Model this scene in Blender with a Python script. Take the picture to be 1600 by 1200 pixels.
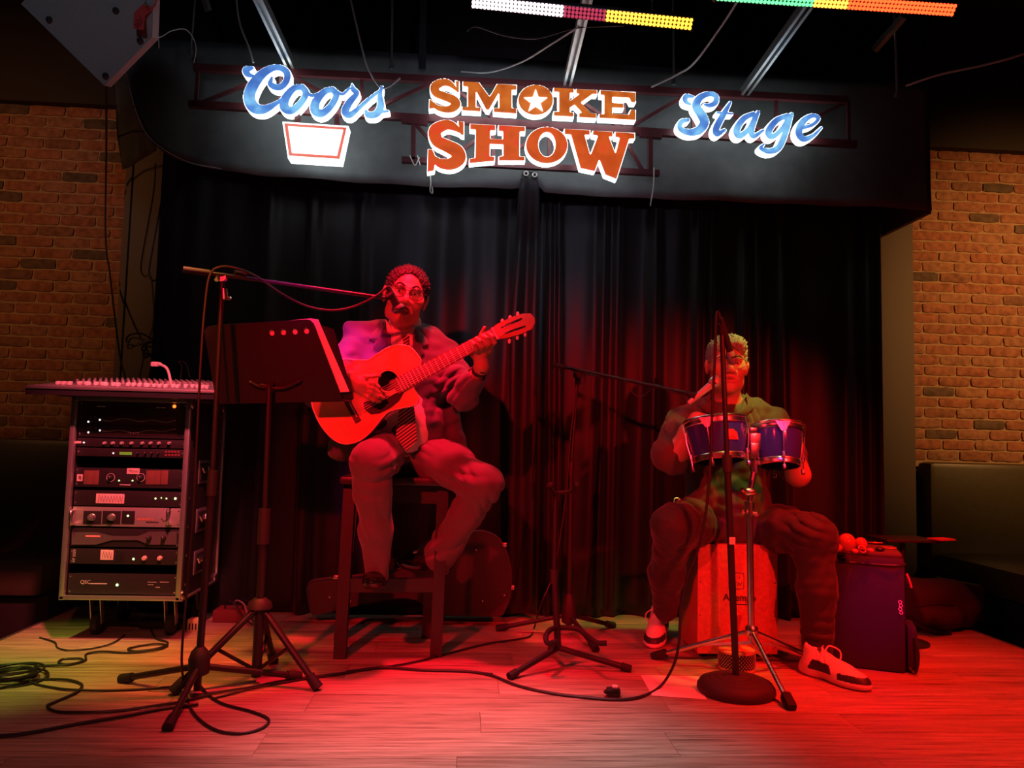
import bpy, bmesh, math, random
import numpy as np
from mathutils import Vector, Matrix
from math import sin, cos, pi, radians, sqrt, hypot, atan2
random.seed(7); np.random.seed(7)
for o in list(bpy.data.objects): bpy.data.objects.remove(o)
SC = bpy.context.scene
COL = SC.collection

# ------------------------------------------------------------------ camera
F_PX, EYE = 1200.0, Vector((0, 0, .90))
YAW, PIT, ROL = radians(3.55), radians(4.2), .025
FW = Vector((sin(YAW)*cos(PIT), cos(YAW)*cos(PIT), sin(PIT)))
R0 = Vector((cos(YAW), -sin(YAW), 0)); U0 = R0.cross(FW)
RT = R0*cos(ROL) + U0*sin(ROL); UP = U0*cos(ROL) - R0*sin(ROL)
cd = bpy.data.cameras.new('camera'); cam = bpy.data.objects.new('camera', cd); COL.objects.link(cam)
cd.sensor_width = 36; cd.sensor_fit = 'HORIZONTAL'; cd.lens = F_PX*36/1600; cd.clip_start = .05
M = Matrix((RT, UP, -FW)).transposed().to_4x4(); M.translation = EYE; cam.matrix_world = M
SC.camera = cam
def ray(x, y): return FW + RT*((x-800)/F_PX) - UP*((y-600)/F_PX)
def at(x, y, Y):                       # pixel -> point on the plane y = Y
    d = ray(x, y); return EYE + d*(Y/d.y)
def fl(x, y, z=0.0):                   # pixel -> point on a level surface
    d = ray(x, y); return EYE + d*((z-EYE.z)/d.z)

# ------------------------------------------------------------------ world, exposure, stage lighting
SC.view_settings.view_transform = 'Standard'; SC.view_settings.look = 'None'
SC.view_settings.exposure = 0.0; SC.view_settings.gamma = 1.0; SC.view_settings.use_curve_mapping = False
w = bpy.data.worlds.new('dim_room'); SC.world = w; w.use_nodes = True
w.node_tree.nodes['Background'].inputs[0].default_value = (.55, .42, .42, 1)
w.node_tree.nodes['Background'].inputs[1].default_value = .006
def spot(name, loc, target, col, power, size, blend=.6, rad=.05):
    l = bpy.data.lights.new(name, 'SPOT'); l.color = col; l.energy = power
    l.spot_size = radians(size); l.spot_blend = blend; l.shadow_soft_size = rad
    o = bpy.data.objects.new(name, l); COL.objects.link(o); o.location = loc
    o.rotation_euler = (Vector(target)-Vector(loc)).to_track_quat('-Z', 'Y').to_euler(); return o
# red washes from unseen lamps in front of the stage
spot('front_red_wash', (-1.2, .1, 2.35), (.10, 3.2, .70), (1, .008, .018), 640, 40, .8, .05)
spot('front_red_wash_right', (1.9, .2, 2.1), (1.3, 3.2, .68), (1, .010, .010), 560, 38, .8, .05)
spot('added_red_fill_left', (-.4, -.2, 2.4), (-1.15, 2.5, 0), (1, .16, .13), 110, 44, 1, .05)  # added weak fill for the dark left floor
# coloured beams: some stand for the LED bars, the others have no fixture
spot('bar_white_beam', (.15, 2.30, 2.4), (.10, 2.18, 0), (1, .52, .56), 210, 46, 1, .05)
spot('bar_red_beam', (-.20, 2.85, 2.4), (-.26, 3.12, 0), (1, .006, .03), 420, 54, .9, .05)
spot('unseen_magenta_beam', (-.95, 1.9, 2.35), (-.53, 3.3, 1.18), (1, .02, .42), 420, 15, .9, .04)  # unseen source for the magenta shoulder; no LED bar hangs here
spot('added_pink_beam', (-.85, 2.2, 2.35), (-1.45, 3.4, .78), (1, .10, .13), 420, 32, .9, .05)  # added to light the rack; no fixture hangs here
spot('unseen_amber_beam', (-1.02, 2.5, 2.35), (-1.05, 3.15, 0), (1, .32, .04), 190, 28, 1, .05)  # unseen source for the orange floor, well away from both bars
spot('unseen_lime_beam', (-1.75, 2.4, 2.35), (-1.72, 3.10, 0), (.50, .60, .07), 230, 32, 1, .05)  # unseen source for the yellow-green floor; no bar on this side
spot('bar_green_beam', (1.62, 3.12, 2.4), (1.20, 3.40, 1.10), (.66, .75, .10), 130, 24, .9, .04)
spot('bar_green_floor_beam', (1.2, 2.5, 2.4), (1.02, 3.15, 0), (.55, .60, .10), 60, 16, 1, .04)
spot('bar_red_beam_right', (1.8, 2.5, 2.4), (1.85, 2.8, 0), (1, .010, .004), 420, 62, .9, .05)
spot('unseen_violet_beam', (1.3, 1.2, 2.2), (1.72, 3.1, .25), (.22, .03, 1), 75, 8, 1, .04)  # unseen source in front of the bars, violet on the bag
spot('added_blue_beam', (.9, 1.3, 2.2), (1.16, 3.0, .92), (.25, .15, 1), 24, 10, .9, .04)  # added to bring out the bongo shells; no lamp hangs here
# house downlights over the room beside the stage, then two added cool spots
spot('house_downlight_right', (4.3, 2.0, 2.5), (3.7, 4.75, 1.75), (1, .42, .11), 330, 60, 1, .08)
spot('house_downlight_left', (-3.3, 1.4, 2.5), (-2.9, 4.75, 2.1), (1, .36, .12), 95, 54, 1, .08)
spot('added_cool_spot', (-.6, -.2, 2.2), (-1.35, 2.7, 2.45), (.75, .85, 1), 26, 24, 1, .1)  # added cool spot on the hung speaker, no such lamp seen
spot('added_cool_fill', (.2, .3, 2.0), (.25, 4.05, 2.30), (.80, .70, 1), 75, 36, 1, .1)  # added cool fill for the upper curtain, no such lamp seen

# ------------------------------------------------------------------ materials
MATS = {}
def pm(name, col, rough=.5, metal=0., var=.12, scale=30., bump=0., emis=None, estr=0., coat=0., spec=.5, rnd=0., sheen=0., stretch=None):
    if name in MATS: return MATS[name]
    m = bpy.data.materials.new(name); m.use_nodes = True; nt = m.node_tree; N = nt.nodes; L = nt.links
    b = N['Principled BSDF']
    tc = N.new('ShaderNodeTexCoord'); no = N.new('ShaderNodeTexNoise')
    no.inputs['Scale'].default_value = scale; no.inputs['Detail'].default_value = 4
    src = tc.outputs['Object']
    if stretch:
        mp = N.new('ShaderNodeMapping'); mp.inputs['Scale'].default_value = stretch; L.new(src, mp.inputs[0]); src = mp.outputs[0]
    L.new(src, no.inputs['Vector'])
    mx = N.new('ShaderNodeMix'); mx.data_type = 'RGBA'
    A = [max(0, c*(1-var)) for c in col]+[1]; B = [min(1, c*(1+var)) for c in col]+[1]
    mx.inputs[6].default_value = A; mx.inputs[7].default_value = B
    L.new(no.outputs['Fac'], mx.inputs[0]); out = mx.outputs[2]
    if rnd:
        oi = N.new('ShaderNodeObjectInfo'); hs = N.new('ShaderNodeHueSaturation')
        mr = N.new('ShaderNodeMapRange'); mr.inputs[3].default_value = 1-rnd; mr.inputs[4].default_value = 1+rnd
        L.new(oi.outputs['Random'], mr.inputs[0]); L.new(mr.outputs[0], hs.inputs['Value']); L.new(out, hs.inputs['Color']); out = hs.outputs[0]
    L.new(out, b.inputs['Base Color'])
    b.inputs['Roughness'].default_value = rough; b.inputs['Metallic'].default_value = metal
    b.inputs['Specular IOR Level'].default_value = spec; b.inputs['Coat Weight'].default_value = coat
    if sheen: b.inputs['Sheen Weight'].default_value = sheen
    if bump:
        bp = N.new('ShaderNodeBump'); bp.inputs['Strength'].default_value = bump; bp.inputs['Distance'].default_value = .004
        L.new(no.outputs['Fac'], bp.inputs['Height']); L.new(bp.outputs[0], b.inputs['Normal'])
    if emis:
        b.inputs['Emission Color'].default_value = (*emis, 1); b.inputs['Emission Strength'].default_value = estr
    MATS[name] = m; return m
def wood_mat():
    m = bpy.data.materials.new('stage_vinyl_plank'); m.use_nodes = True; N = m.node_tree.nodes; L = m.node_tree.links
    b = N['Principled BSDF']; tc = N.new('ShaderNodeTexCoord'); oi = N.new('ShaderNodeObjectInfo')
    sc = N.new('ShaderNodeVectorMath'); sc.operation = 'SCALE'; sc.inputs['Scale'].default_value = 37
    cb = N.new('ShaderNodeCombineXYZ')
    for i in range(3): L.new(oi.outputs['Random'], cb.inputs[i])
    L.new(cb.outputs[0], sc.inputs[0])
    ad = N.new('ShaderNodeVectorMath'); L.new(tc.outputs['Object'], ad.inputs[0]); L.new(sc.outputs[0], ad.inputs[1])
    mp = N.new('ShaderNodeMapping'); mp.inputs['Scale'].default_value = (1.6, 42, 1); L.new(ad.outputs[0], mp.inputs[0])
    n1 = N.new('ShaderNodeTexNoise'); n1.inputs['Scale'].default_value = 2.2; n1.inputs['Detail'].default_value = 8; n1.inputs['Roughness'].default_value = .65
    n1.inputs['Distortion'].default_value = .6; L.new(mp.outputs[0], n1.inputs['Vector'])
    cr = N.new('ShaderNodeValToRGB'); e = cr.color_ramp.elements
    e[0].position = .30; e[0].color = (.10, .062, .042, 1); e[1].position = .66; e[1].color = (.56, .43, .33, 1)
    x = e.new(.47); x.color = (.36, .26, .19, 1); L.new(n1.outputs['Fac'], cr.inputs[0])
    hs = N.new('ShaderNodeHueSaturation'); mr = N.new('ShaderNodeMapRange'); mr.inputs[3].default_value = .88; mr.inputs[4].default_value = 1.12
    L.new(oi.outputs['Random'], mr.inputs[0]); L.new(mr.outputs[0], hs.inputs['Value']); L.new(cr.outputs[0], hs.inputs['Color'])
    L.new(hs.outputs[0], b.inputs['Base Color'])
    b.inputs['Roughness'].default_value = .42; b.inputs['Specular IOR Level'].default_value = .45
    bp = N.new('ShaderNodeBump'); bp.inputs['Strength'].default_value = .15; bp.inputs['Distance'].default_value = .002
    L.new(n1.outputs['Fac'], bp.inputs['Height']); L.new(bp.outputs[0], b.inputs['Normal']); return m
def brick_mat():
    m = bpy.data.materials.new('thin_brick'); m.use_nodes = True; N = m.node_tree.nodes; L = m.node_tree.links
    b = N['Principled BSDF']; tc = N.new('ShaderNodeTexCoord'); oi = N.new('ShaderNodeObjectInfo')
    cr = N.new('ShaderNodeValToRGB'); e = cr.color_ramp.elements; cr.color_ramp.interpolation = 'LINEAR'
    e[0].position = 0; e[0].color = (.12, .085, .06, 1); e[1].position = 1; e[1].color = (.40, .20, .11, 1)
    for p, c in ((.10, (.17, .105, .07)), (.14, (.33, .14, .075)), (.45, (.40, .15, .08)), (.75, (.36, .17, .10))):
        x = e.new(p); x.color = (*c, 1)
    L.new(oi.outputs['Random'], cr.inputs[0])
    cb = N.new('ShaderNodeCombineXYZ'); sc = N.new('ShaderNodeMath'); sc.operation = 'MULTIPLY'; sc.inputs[1].default_value = 50
    L.new(oi.outputs['Random'], sc.inputs[0]); L.new(sc.outputs[0], cb.inputs[0]); L.new(sc.outputs[0], cb.inputs[1])
    ad = N.new('ShaderNodeVectorMath'); L.new(tc.outputs['Object'], ad.inputs[0]); L.new(cb.outputs[0], ad.inputs[1])
    n = N.new('ShaderNodeTexNoise'); n.inputs['Scale'].default_value = 28; n.inputs['Detail'].default_value = 6; L.new(ad.outputs[0], n.inputs['Vector'])
    mx = N.new('ShaderNodeMix'); mx.data_type = 'RGBA'; mx.blend_type = 'MULTIPLY'; mx.inputs[0].default_value = 1
    r2 = N.new('ShaderNodeValToRGB'); r2.color_ramp.elements[0].position = .3; r2.color_ramp.elements[0].color = (.55, .5, .5, 1); r2.color_ramp.elements[1].position = .62
    L.new(n.outputs['Fac'], r2.inputs[0]); L.new(cr.outputs[0], mx.inputs[6]); L.new(r2.outputs[0], mx.inputs[7]); L.new(mx.outputs[2], b.inputs['Base Color'])
    b.inputs['Roughness'].default_value = .85
    bp = N.new('ShaderNodeBump'); bp.inputs['Strength'].default_value = .5; bp.inputs['Distance'].default_value = .004
    L.new(n.outputs['Fac'], bp.inputs['Height']); L.new(bp.outputs[0], b.inputs['Normal']); return m
WOOD, BRICK = wood_mat(), brick_mat()
BLACK = pm('black_powder_coat', (.018, .018, .02), .42)
BLACKM = pm('black_matte_plastic', (.02, .02, .022), .6, bump=.1, scale=200)
RUB = pm('black_rubber', (.012, .012, .013), .75)
CHROME = pm('chrome', (.78, .78, .78), .27, 1.0, var=.04)
STEEL = pm('galvanised_steel', (.42, .44, .44), .38, .9, var=.2, scale=60)
ALU = pm('brushed_aluminium', (.62, .62, .62), .35, .85, var=.08)
CABLE = pm('black_cable_jacket', (.016, .016, .017), .5)
WHITE = pm('white_plastic', (.75, .74, .72), .5)

# ------------------------------------------------------------------ mesh helpers
class MB:
    def __init__(s): s.v = []; s.f = []; s.m = []; s.mi = 0
    def add(s, vs, fs):
        b = len(s.v); s.v += [Vector(p) for p in vs]; s.f += [tuple(i+b for i in q) for q in fs]; s.m += [s.mi]*len(fs); return s
    def box(s, c, d, R=None, bev=0.):
        c = Vector(c); hx, hy, hz = d[0]/2, d[1]/2, d[2]/2
        if bev <= 0:
            vs = [Vector((x*hx, y*hy, z*hz)) for x in (-1, 1) for y in (-1, 1) for z in (-1, 1)]
            fs = [(0, 1, 3, 2), (4, 6, 7, 5), (0, 4, 5, 1), (2, 3, 7, 6), (0, 2, 6, 4), (1, 5, 7, 3)]
        else:
            bm = bmesh.new(); bmesh.ops.create_cube(bm, size=1)
            for v in bm.verts: v.co = Vector((v.co.x*d[0], v.co.y*d[1], v.co.z*d[2]))
            bmesh.ops.bevel(bm, geom=bm.edges[:], offset=min(bev, min(d)*.49), segments=2, profile=.6, affect='EDGES')
            bm.verts.index_update(); vs = [v.co.copy() for v in bm.verts]; fs = [tuple(v.index for v in f.verts) for f in bm.faces]; bm.free()
        if R is not None: vs = [R @ v for v in vs]
        return s.add([c+v for v in vs], fs)
    def tube(s, path, r, n=8, closed=False, cap=True, flat=None):
        P = [Vector(p) for p in path]; k = len(P)
        rs = r if isinstance(r, (list, tuple)) else [r]*k
        T = []
        for i in range(k):
            a = P[(i-1) % k] if (closed or i > 0) else P[i]; b = P[(i+1) % k] if (closed or i < k-1) else P[i]
            t = b-a; T.append(t.normalized() if t.length > 1e-9 else Vector((0, 0, 1)))
        nrm = T[0].orthogonal().normalized()
        if flat is not None:
            nrm = (Vector(flat) - T[0]*T[0].dot(Vector(flat))).normalized()
        rings = []
        for i in range(k):
            if i: nrm = (nrm - T[i]*nrm.dot(T[i])); nrm = nrm.normalized() if nrm.length > 1e-6 else T[i].orthogonal().normalized()
            bn = T[i].cross(nrm); rings.append([P[i]+(nrm*cos(2*pi*j/n)+bn*sin(2*pi*j/n))*rs[i] for j in range(n)])
        vs = [v for q in rings for v in q]; fs = []
        for i in range(k if closed else k-1):
            a = i*n; b = ((i+1) % k)*n
            for j in range(n): fs.append((a+j, a+(j+1) % n, b+(j+1) % n, b+j))
        if cap and not closed:
            fs.append(tuple(range(n))[::-1]); fs.append(tuple((k-1)*n+j for j in range(n)))
        return s.add(vs, fs)
    def cyl(s, a, b, r, r2=None, n=14): return s.tube([a, b], [r, r if r2 is None else r2], n)
    def bar(s, a, b, wd, dp, up=(0, 0, 1)):
        a = Vector(a); b = Vector(b); t = (b-a); L_ = t.length; t.normalize(); u = Vector(up); u = (u-t*u.dot(t)).normalized(); q = t.cross(u)
        R = Matrix((t, q, u)).transposed(); return s.box((a+b)/2, (L_, wd, dp), R)
    def lathe(s, o, ax, prof, n=20, cap=True):
        o = Vector(o); ax = Vector(ax).normalized(); u = ax.orthogonal().normalized(); w_ = ax.cross(u)
        vs = []; fs = []; k = len(prof)
        for r, h in prof:
            for j in range(n): vs.append(o+ax*h+(u*cos(2*pi*j/n)+w_*sin(2*pi*j/n))*r)
        for i in range(k-1):
            for j in range(n): fs.append((i*n+j, i*n+(j+1) % n, (i+1)*n+(j+1) % n, (i+1)*n+j))
        if cap:
            fs.append(tuple(range(n))[::-1]); fs.append(tuple((k-1)*n+j for j in range(n)))
        return s.add(vs, fs)
    def ball(s, c, r, n=12, sc=(1, 1, 1), R=None):
        c = Vector(c); vs = []; fs = []; m = n//2
        for i in range(m+1):
            th = pi*i/m
            for j in range(n):
                p = Vector((sin(th)*cos(2*pi*j/n)*sc[0], sin(th)*sin(2*pi*j/n)*sc[1], cos(th)*sc[2]))*r
                vs.append(c+(R @ p if R is not None else p))
        for i in range(m):
            for j in range(n): fs.append((i*n+j, (i+1)*n+j, (i+1)*n+(j+1) % n, i*n+(j+1) % n))
        return s.add(vs, fs)
    def torus(s, c, ax, R_, r, n=24, k=8):
        ax = Vector(ax).normalized(); u = ax.orthogonal().normalized(); q = ax.cross(u); c = Vector(c)
        return s.tube([c+(u*cos(2*pi*i/n)+q*sin(2*pi*i/n))*R_ for i in range(n)], r, k, closed=True)
    def prism(s, pts, ext):                       # planar 3D polygon swept by a vector
        n = len(pts); pts = [Vector(p) for p in pts]; e = Vector(ext)
        return s.add(pts+[p+e for p in pts], [tuple(range(n))[::-1], tuple(range(n, 2*n))]+[(i, (i+1) % n, n+(i+1) % n, n+i) for i in range(n)])
    def grid(s, P):                                # P[i][j] points
        a = len(P); b = len(P[0])
        return s.add([p for q in P for p in q], [(i*b+j, i*b+j+1, (i+1)*b+j+1, (i+1)*b+j) for i in range(a-1) for j in range(b-1)])
    def mesh(s, name, mats, off=(0, 0, 0), smooth=40):
        me = bpy.data.meshes.new(name); o = Vector(off)
        me.from_pydata([tuple(v-o) for v in s.v], [], s.f)
        for m in (mats if isinstance(mats, (list, tuple)) else [mats]): me.materials.append(m)
        if any(s.m): me.polygons.foreach_set('material_index', s.m)
        bm = bmesh.new(); bm.from_mesh(me); bmesh.ops.recalc_face_normals(bm, faces=bm.faces[:]); bm.to_mesh(me); bm.free()
        if smooth:
            me.polygons.foreach_set('use_smooth', [True]*len(me.polygons)); me.set_sharp_from_angle(angle=radians(smooth))
        me.update(); return me
    def build(s, name, mats, parent=None, smooth=40, **kw):
        off = base(parent) if parent is not None else kw.pop('loc', (0, 0, 0))
        kw.pop('loc', None)
        o = bpy.data.objects.new(name, s.mesh(name, mats, off, smooth)); COL.objects.link(o)
        if parent is not None: o.parent = parent
        else: o.location = off
        for k, v in kw.items(): o[k] = v
        return o
def base(o):
    p = Vector((0, 0, 0))
    while o is not None: p += Vector(o.location); o = o.parent
    return p
def tag(o, label=None, cat=None, group=None, kind=None):
    if label: o['label'] = label
    if cat: o['category'] = cat
    if group: o['group'] = group
    if kind: o['kind'] = kind
    return o
def thing(name, label, cat, loc, group=None):
    o = bpy.data.objects.new(name, None); COL.objects.link(o); o.location = loc; o.empty_display_size = .1
    return tag(o, label, cat, group)
def linkmesh(name, me, loc, parent=None, rot=None):
    o = bpy.data.objects.new(name, me); COL.objects.link(o); o.location = Vector(loc)-(base(parent) if parent else Vector())
    if parent: o.parent = parent
    if rot: o.rotation_euler = rot
    return o
def copy_tree(o, loc=None, parent=None):
    c = o.copy(); COL.objects.link(c); c.parent = parent
    if loc is not None: c.location = loc
    for ch in o.children: copy_tree(ch, None, c)
    return c
def cr(pts, k=6, closed=False):                   # Catmull-Rom through points
    P = [Vector(p) for p in pts]; n = len(P); out = []
    for i in range(n if closed else n-1):
        p0 = P[(i-1) % n] if (closed or i > 0) else P[i]*2-P[i+1]; p1 = P[i]; p2 = P[(i+1) % n]
        p3 = P[(i+2) % n] if (closed or i+2 < n) else p2*2-p1
        for j in range(k):
            t = j/k; out.append(.5*((2*p1)+(p2-p0)*t+(2*p0-5*p1+4*p2-p3)*t*t+(3*p1-p0-3*p2+p3)*t**3))
    if not closed: out.append(P[-1])
    return out
def text(s_, origin, xdir, ydir, size, mat, name, parent, align='LEFT', bold=0.0, ext=.0006, kind=None):
    c = bpy.data.curves.new(name, 'FONT'); c.body = s_; c.size = size; c.align_x = align; c.extrude = ext; c.offset = bold; c.resolution_u = 3
    t = bpy.data.objects.new(name, c); COL.objects.link(t)
    me = bpy.data.meshes.new_from_object(t); bpy.data.objects.remove(t)
    x = Vector(xdir).normalized(); y = Vector(ydir).normalized(); z = x.cross(y)
    Mx = Matrix((x, y, z)).transposed().to_4x4(); Mx.translation = Vector(origin)-(base(parent) if parent else Vector())
    me.transform(Mx); me.materials.clear(); me.materials.append(mat)
    o = bpy.data.objects.new(name, me); COL.objects.link(o); o.parent = parent; return o

# ------------------------------------------------------------------ signed-distance modelling (bodies, cloth, letters)
def nets(d, lo, h):
    s = d < 0
    nx, ny, nz = d.shape
    c = np.zeros((nx-1, ny-1, nz-1), np.int8)
    for i in (0, 1):
        for j in (0, 1):
            for k in (0, 1): c += s[i:nx-1+i, j:ny-1+j, k:nz-1+k]
    act = (c > 0) & (c < 8)
    idx = np.argwhere(act); n = len(idx)
    ids = np.full(act.shape, -1, np.int64); ids[act] = np.arange(n)
    acc = np.zeros((n, 3)); cnt = np.zeros((n, 1)); I, J, K = idx.T
    for ax in range(3):
        for a in (0, 1):
            for b in (0, 1):
                o = [0, 0, 0]; q = [x for x in range(3) if x != ax]; o[q[0]] = a; o[q[1]] = b
                p = list(o); p[ax] = 1
                v0 = d[I+o[0], J+o[1], K+o[2]]; v1 = d[I+p[0], J+p[1], K+p[2]]
                m = (v0 < 0) != (v1 < 0); t = np.where(m, v0/np.where(v0 == v1, 1, v0-v1), 0)
                pos = np.zeros((n, 3)); pos += o; pos[:, ax] += t
                acc += pos*m[:, None]; cnt += m[:, None]
    V = (idx+acc/cnt)*h+np.array(lo)
    Fc = []
    for ax in range(3):
        q = [x for x in range(3) if x != ax]
        sl0 = [slice(1, -1)]*3; sl0[ax] = slice(0, -1); sl1 = [slice(1, -1)]*3; sl1[ax] = slice(1, None)
        a = s[tuple(sl0)]; b = s[tuple(sl1)]
        e = np.argwhere(a != b); flip = a[a != b]
        g = e.copy(); g[:, q[0]] += 1; g[:, q[1]] += 1
        def cell(da, db):
            z = g.copy(); z[:, q[0]] += da; z[:, q[1]] += db; return ids[z[:, 0], z[:, 1], z[:, 2]]
        Q = np.stack([cell(-1, -1), cell(0, -1), cell(0, 0), cell(-1, 0)], 1)
        if ax == 1: flip = ~flip
        Q[~flip] = Q[~flip][:, ::-1]; Fc.append(Q)
    Fc = np.concatenate(Fc); Fc = Fc[(Fc >= 0).all(1)]
    return V, Fc
class SDF:
    """list of primitives evaluated in boxes at chosen resolution"""
    def __init__(s): s.ops = []
    def cap(s, a, b, ra, rb=None, k=.02, sub=False): s.ops.append(('c', np.array(a, float), np.array(b, float), ra, ra if rb is None else rb, k, sub)); return s
    def chain(s, pts, k=.02):
        for (a, ra), (b, rb) in zip(pts, pts[1:]): s.cap(a, b, ra, rb, k)
        return s
    def ell(s, c, r, R=None, k=.02, sub=False):
        s.ops.append(('e', np.array(c, float), np.array(r, float), np.array(R, float) if R is not None else np.eye(3), k, sub)); return s
    def half(s, p, n, k=.005):                      # cut away everything beyond the plane
        s.ops.append(('h', np.array(p, float), np.array(Vector(n).normalized(), float), k)); return s
    def field(s, lo, hi, h, noise=None):
        lo = np.array(lo); hi = np.array(hi); n = np.ceil((hi-lo)/h).astype(int)+1
        ax = [lo[i]+h*np.arange(n[i]) for i in range(3)]
        D = np.full(n, .06, np.float32)
        for op in s.ops:
            if op[0] == 'h':
                X, Y, Z = np.ix_(*ax); d = ((X-op[1][0])*op[2][0]+(Y-op[1][1])*op[2][1]+(Z-op[1][2])*op[2][2])
                D = np.maximum(D, d).astype(np.float32); continue
            if op[0] == 'c':
                a, b, ra, rb, k, sub = op[1:]; m = max(ra, rb)+k+.02; l_, h_ = np.minimum(a, b)-m, np.maximum(a, b)+m
            else:
                c, r, R, k, sub = op[1:]; m = r.max()+k+.02; l_, h_ = c-m, c+m
            i0 = np.clip(np.floor((l_-lo)/h).astype(int), 0, n); i1 = np.clip(np.ceil((h_-lo)/h).astype(int)+1, 0, n)
            if (i1 <= i0).any(): continue
            X, Y, Z = np.ix_(*[ax[i][i0[i]:i1[i]] for i in range(3)])
            if op[0] == 'c':
                ab = b-a; L2 = max(ab@ab, 1e-12)
                t = np.clip(((X-a[0])*ab[0]+(Y-a[1])*ab[1]+(Z-a[2])*ab[2])/L2, 0, 1)
                d = np.sqrt((X-a[0]-t*ab[0])**2+(Y-a[1]-t*ab[1])**2+(Z-a[2]-t*ab[2])**2)-(ra+(rb-ra)*t)
            else:
                px, py, pz = X-c[0], Y-c[1], Z-c[2]
                q = [(R[0][i]*px+R[1][i]*py+R[2][i]*pz) for i in range(3)]
                k0 = np.sqrt(sum((q[i]/r[i])**2 for i in range(3))); k1 = np.sqrt(sum((q[i]/r[i]**2)**2 for i in range(3)))
                d = k0*(k0-1)/np.maximum(k1, 1e-9)
            sl = tuple(slice(i0[i], i1[i]) for i in range(3)); o = D[sl]
            if sub:
                g = np.maximum(k-np.abs(o+d), 0)/k; D[sl] = np.maximum(o, -d)+g*g*k*.25
            else:
                g = np.maximum(k-np.abs(o-d), 0)/k; D[sl] = np.minimum(o, d)-g*g*k*.25
        if noise is not None:
            X, Y, Z = np.meshgrid(*ax, indexing='ij', sparse=True); D = (D+noise(X, Y, Z)).astype(np.float32)
        return D, lo
    def bounds(s, pad=.03):
        P = []
        for op in s.ops:
            if op[0] == 'c' and not op[6]: m = max(op[3], op[4]); P += [op[1]-m, op[1]+m, op[2]-m, op[2]+m]
            if op[0] == 'e' and not op[5]: m = op[2].max(); P += [op[1]-m, op[1]+m]
        P = np.array(P); return P.min(0)-pad, P.max(0)+pad
    def mesh(s, h=.005, noise=None, fine=()):
        lo, hi = s.bounds(); D, l0 = s.field(lo, hi, h, noise); V, Fc = nets(D, l0, h)
        for (a, b, hf) in fine:
            a = np.array(a); b = np.array(b); C = V[Fc].mean(1)
            ins = ((C > a+h*1.5) & (C < b-h*1.5)).all(1); Fc = Fc[~ins]
            D, l0 = s.field(a, b, hf, noise); v, f = nets(D, l0, hf)
            Fc = np.concatenate([Fc, f+len(V)]); V = np.concatenate([V, v])
        return V, Fc
def np_obj(name, V, Fc, mats, parent=None, midx=None):
    off = np.array(base(parent)) if parent is not None else np.zeros(3)
    u, inv = np.unique(Fc, return_inverse=True); V = V[u]; Fc = inv.reshape(Fc.shape)
    me = bpy.data.meshes.new(name); me.vertices.add(len(V)); me.vertices.foreach_set('co', (V-off).astype(np.float32).ravel())
    me.loops.add(Fc.size); me.loops.foreach_set('vertex_index', Fc.ravel().astype(np.int32))
    me.polygons.add(len(Fc)); me.polygons.foreach_set('loop_start', np.arange(0, Fc.size, 4, dtype=np.int32))
    me.update(calc_edges=True); me.validate()
    for m in (mats if isinstance(mats, (list, tuple)) else [mats]): me.materials.append(m)
    if midx is not None: me.polygons.foreach_set('material_index', midx.astype(np.int32))
    me.polygons.foreach_set('use_smooth', [True]*len(me.polygons))
    o = bpy.data.objects.new(name, me); COL.objects.link(o)
    if parent is not None: o.parent = parent
    return o
def wrinkle(amp, scale, seed, stretch=(1, 1, 1), n=7):
    r = np.random.RandomState(seed); K = r.normal(size=(n, 3))*scale*np.array(stretch); ph = r.uniform(0, 6.28, n)
    def fn(X, Y, Z):
        t = 0
        for q, p in zip(K, ph): t = t+np.sin(X*q[0]+Y*q[1]+Z*q[2]+p)
        return amp*t/n*1.8
    return fn
# ------------------------------------------------------------------ setting: stage floor, walls, ceiling
SX0, SX1, SY0, SY1 = -1.93, 2.60, 1.55, 4.14
fm = MB(); fm.box(((SX0+SX1)/2, (SY0+SY1)/2, -.131), (SX1-SX0, SY1-SY0, .246))
floor = fm.build('floor', pm('stage_subfloor', (.02, .015, .012), .8), kind='structure', label='low wooden stage platform laid with wood-look planks')
PW, PL, cache = .178, 1.22, {}
row = 0; y = SY0
while y < SY1-.01:
    wd = min(PW, SY1-y); x = SX0-((row*.47) % 1.0)*PL
    while x < SX1:
        a, b = max(x, SX0), min(x+PL, SX1)
        if b-a > .03:
            key = (round(b-a, 3), round(wd, 3))
            if key not in cache:
                q = MB(); q.box((0, 0, 0), (key[0]-.0012, key[1]-.0007, .007), bev=.0006); cache[key] = q.mesh('plank', WOOD)
            linkmesh('plank', cache[key], ((a+b)/2, y+wd/2, -.0036), floor)
        x += PL
    y += PW; row += 1
lf = MB(); lf.box((.3, 2.0, -.28), (9.5, 8, .05)); lf.build('floor_lower', pm('dark_house_floor', (.03, .024, .02), .5), kind='structure')
for i, x in enumerate((SX0-.008, SX1+.008)):
    q = MB(); q.box((x, (SY0+SY1)/2, -.125), (.016, SY1-SY0, .252), bev=.003); q.build('trim_%d' % (i+1), pm('stage_edge_metal', (.16, .15, .15), .45, .6), kind='structure')
q = MB(); q.box((.3, 4.86, 1.7), (9.5, .1, 4.1)); q.build('wall_back', pm('black_wall_paint', (.016, .015, .016), .7), kind='structure')
q = MB(); q.box((.3, 4.755, 3.33), (9.5, .11, .9)); q.build('wall_upper', pm('black_soffit_paint', (.030, .022, .019), .75), kind='structure')
q = MB(); q.box((.3, 1.8, 3.8), (9.5, 6.2, .06)); q.build('ceiling', pm('black_ceiling_deck', (.012, .012, .014), .8), kind='structure')
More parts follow.
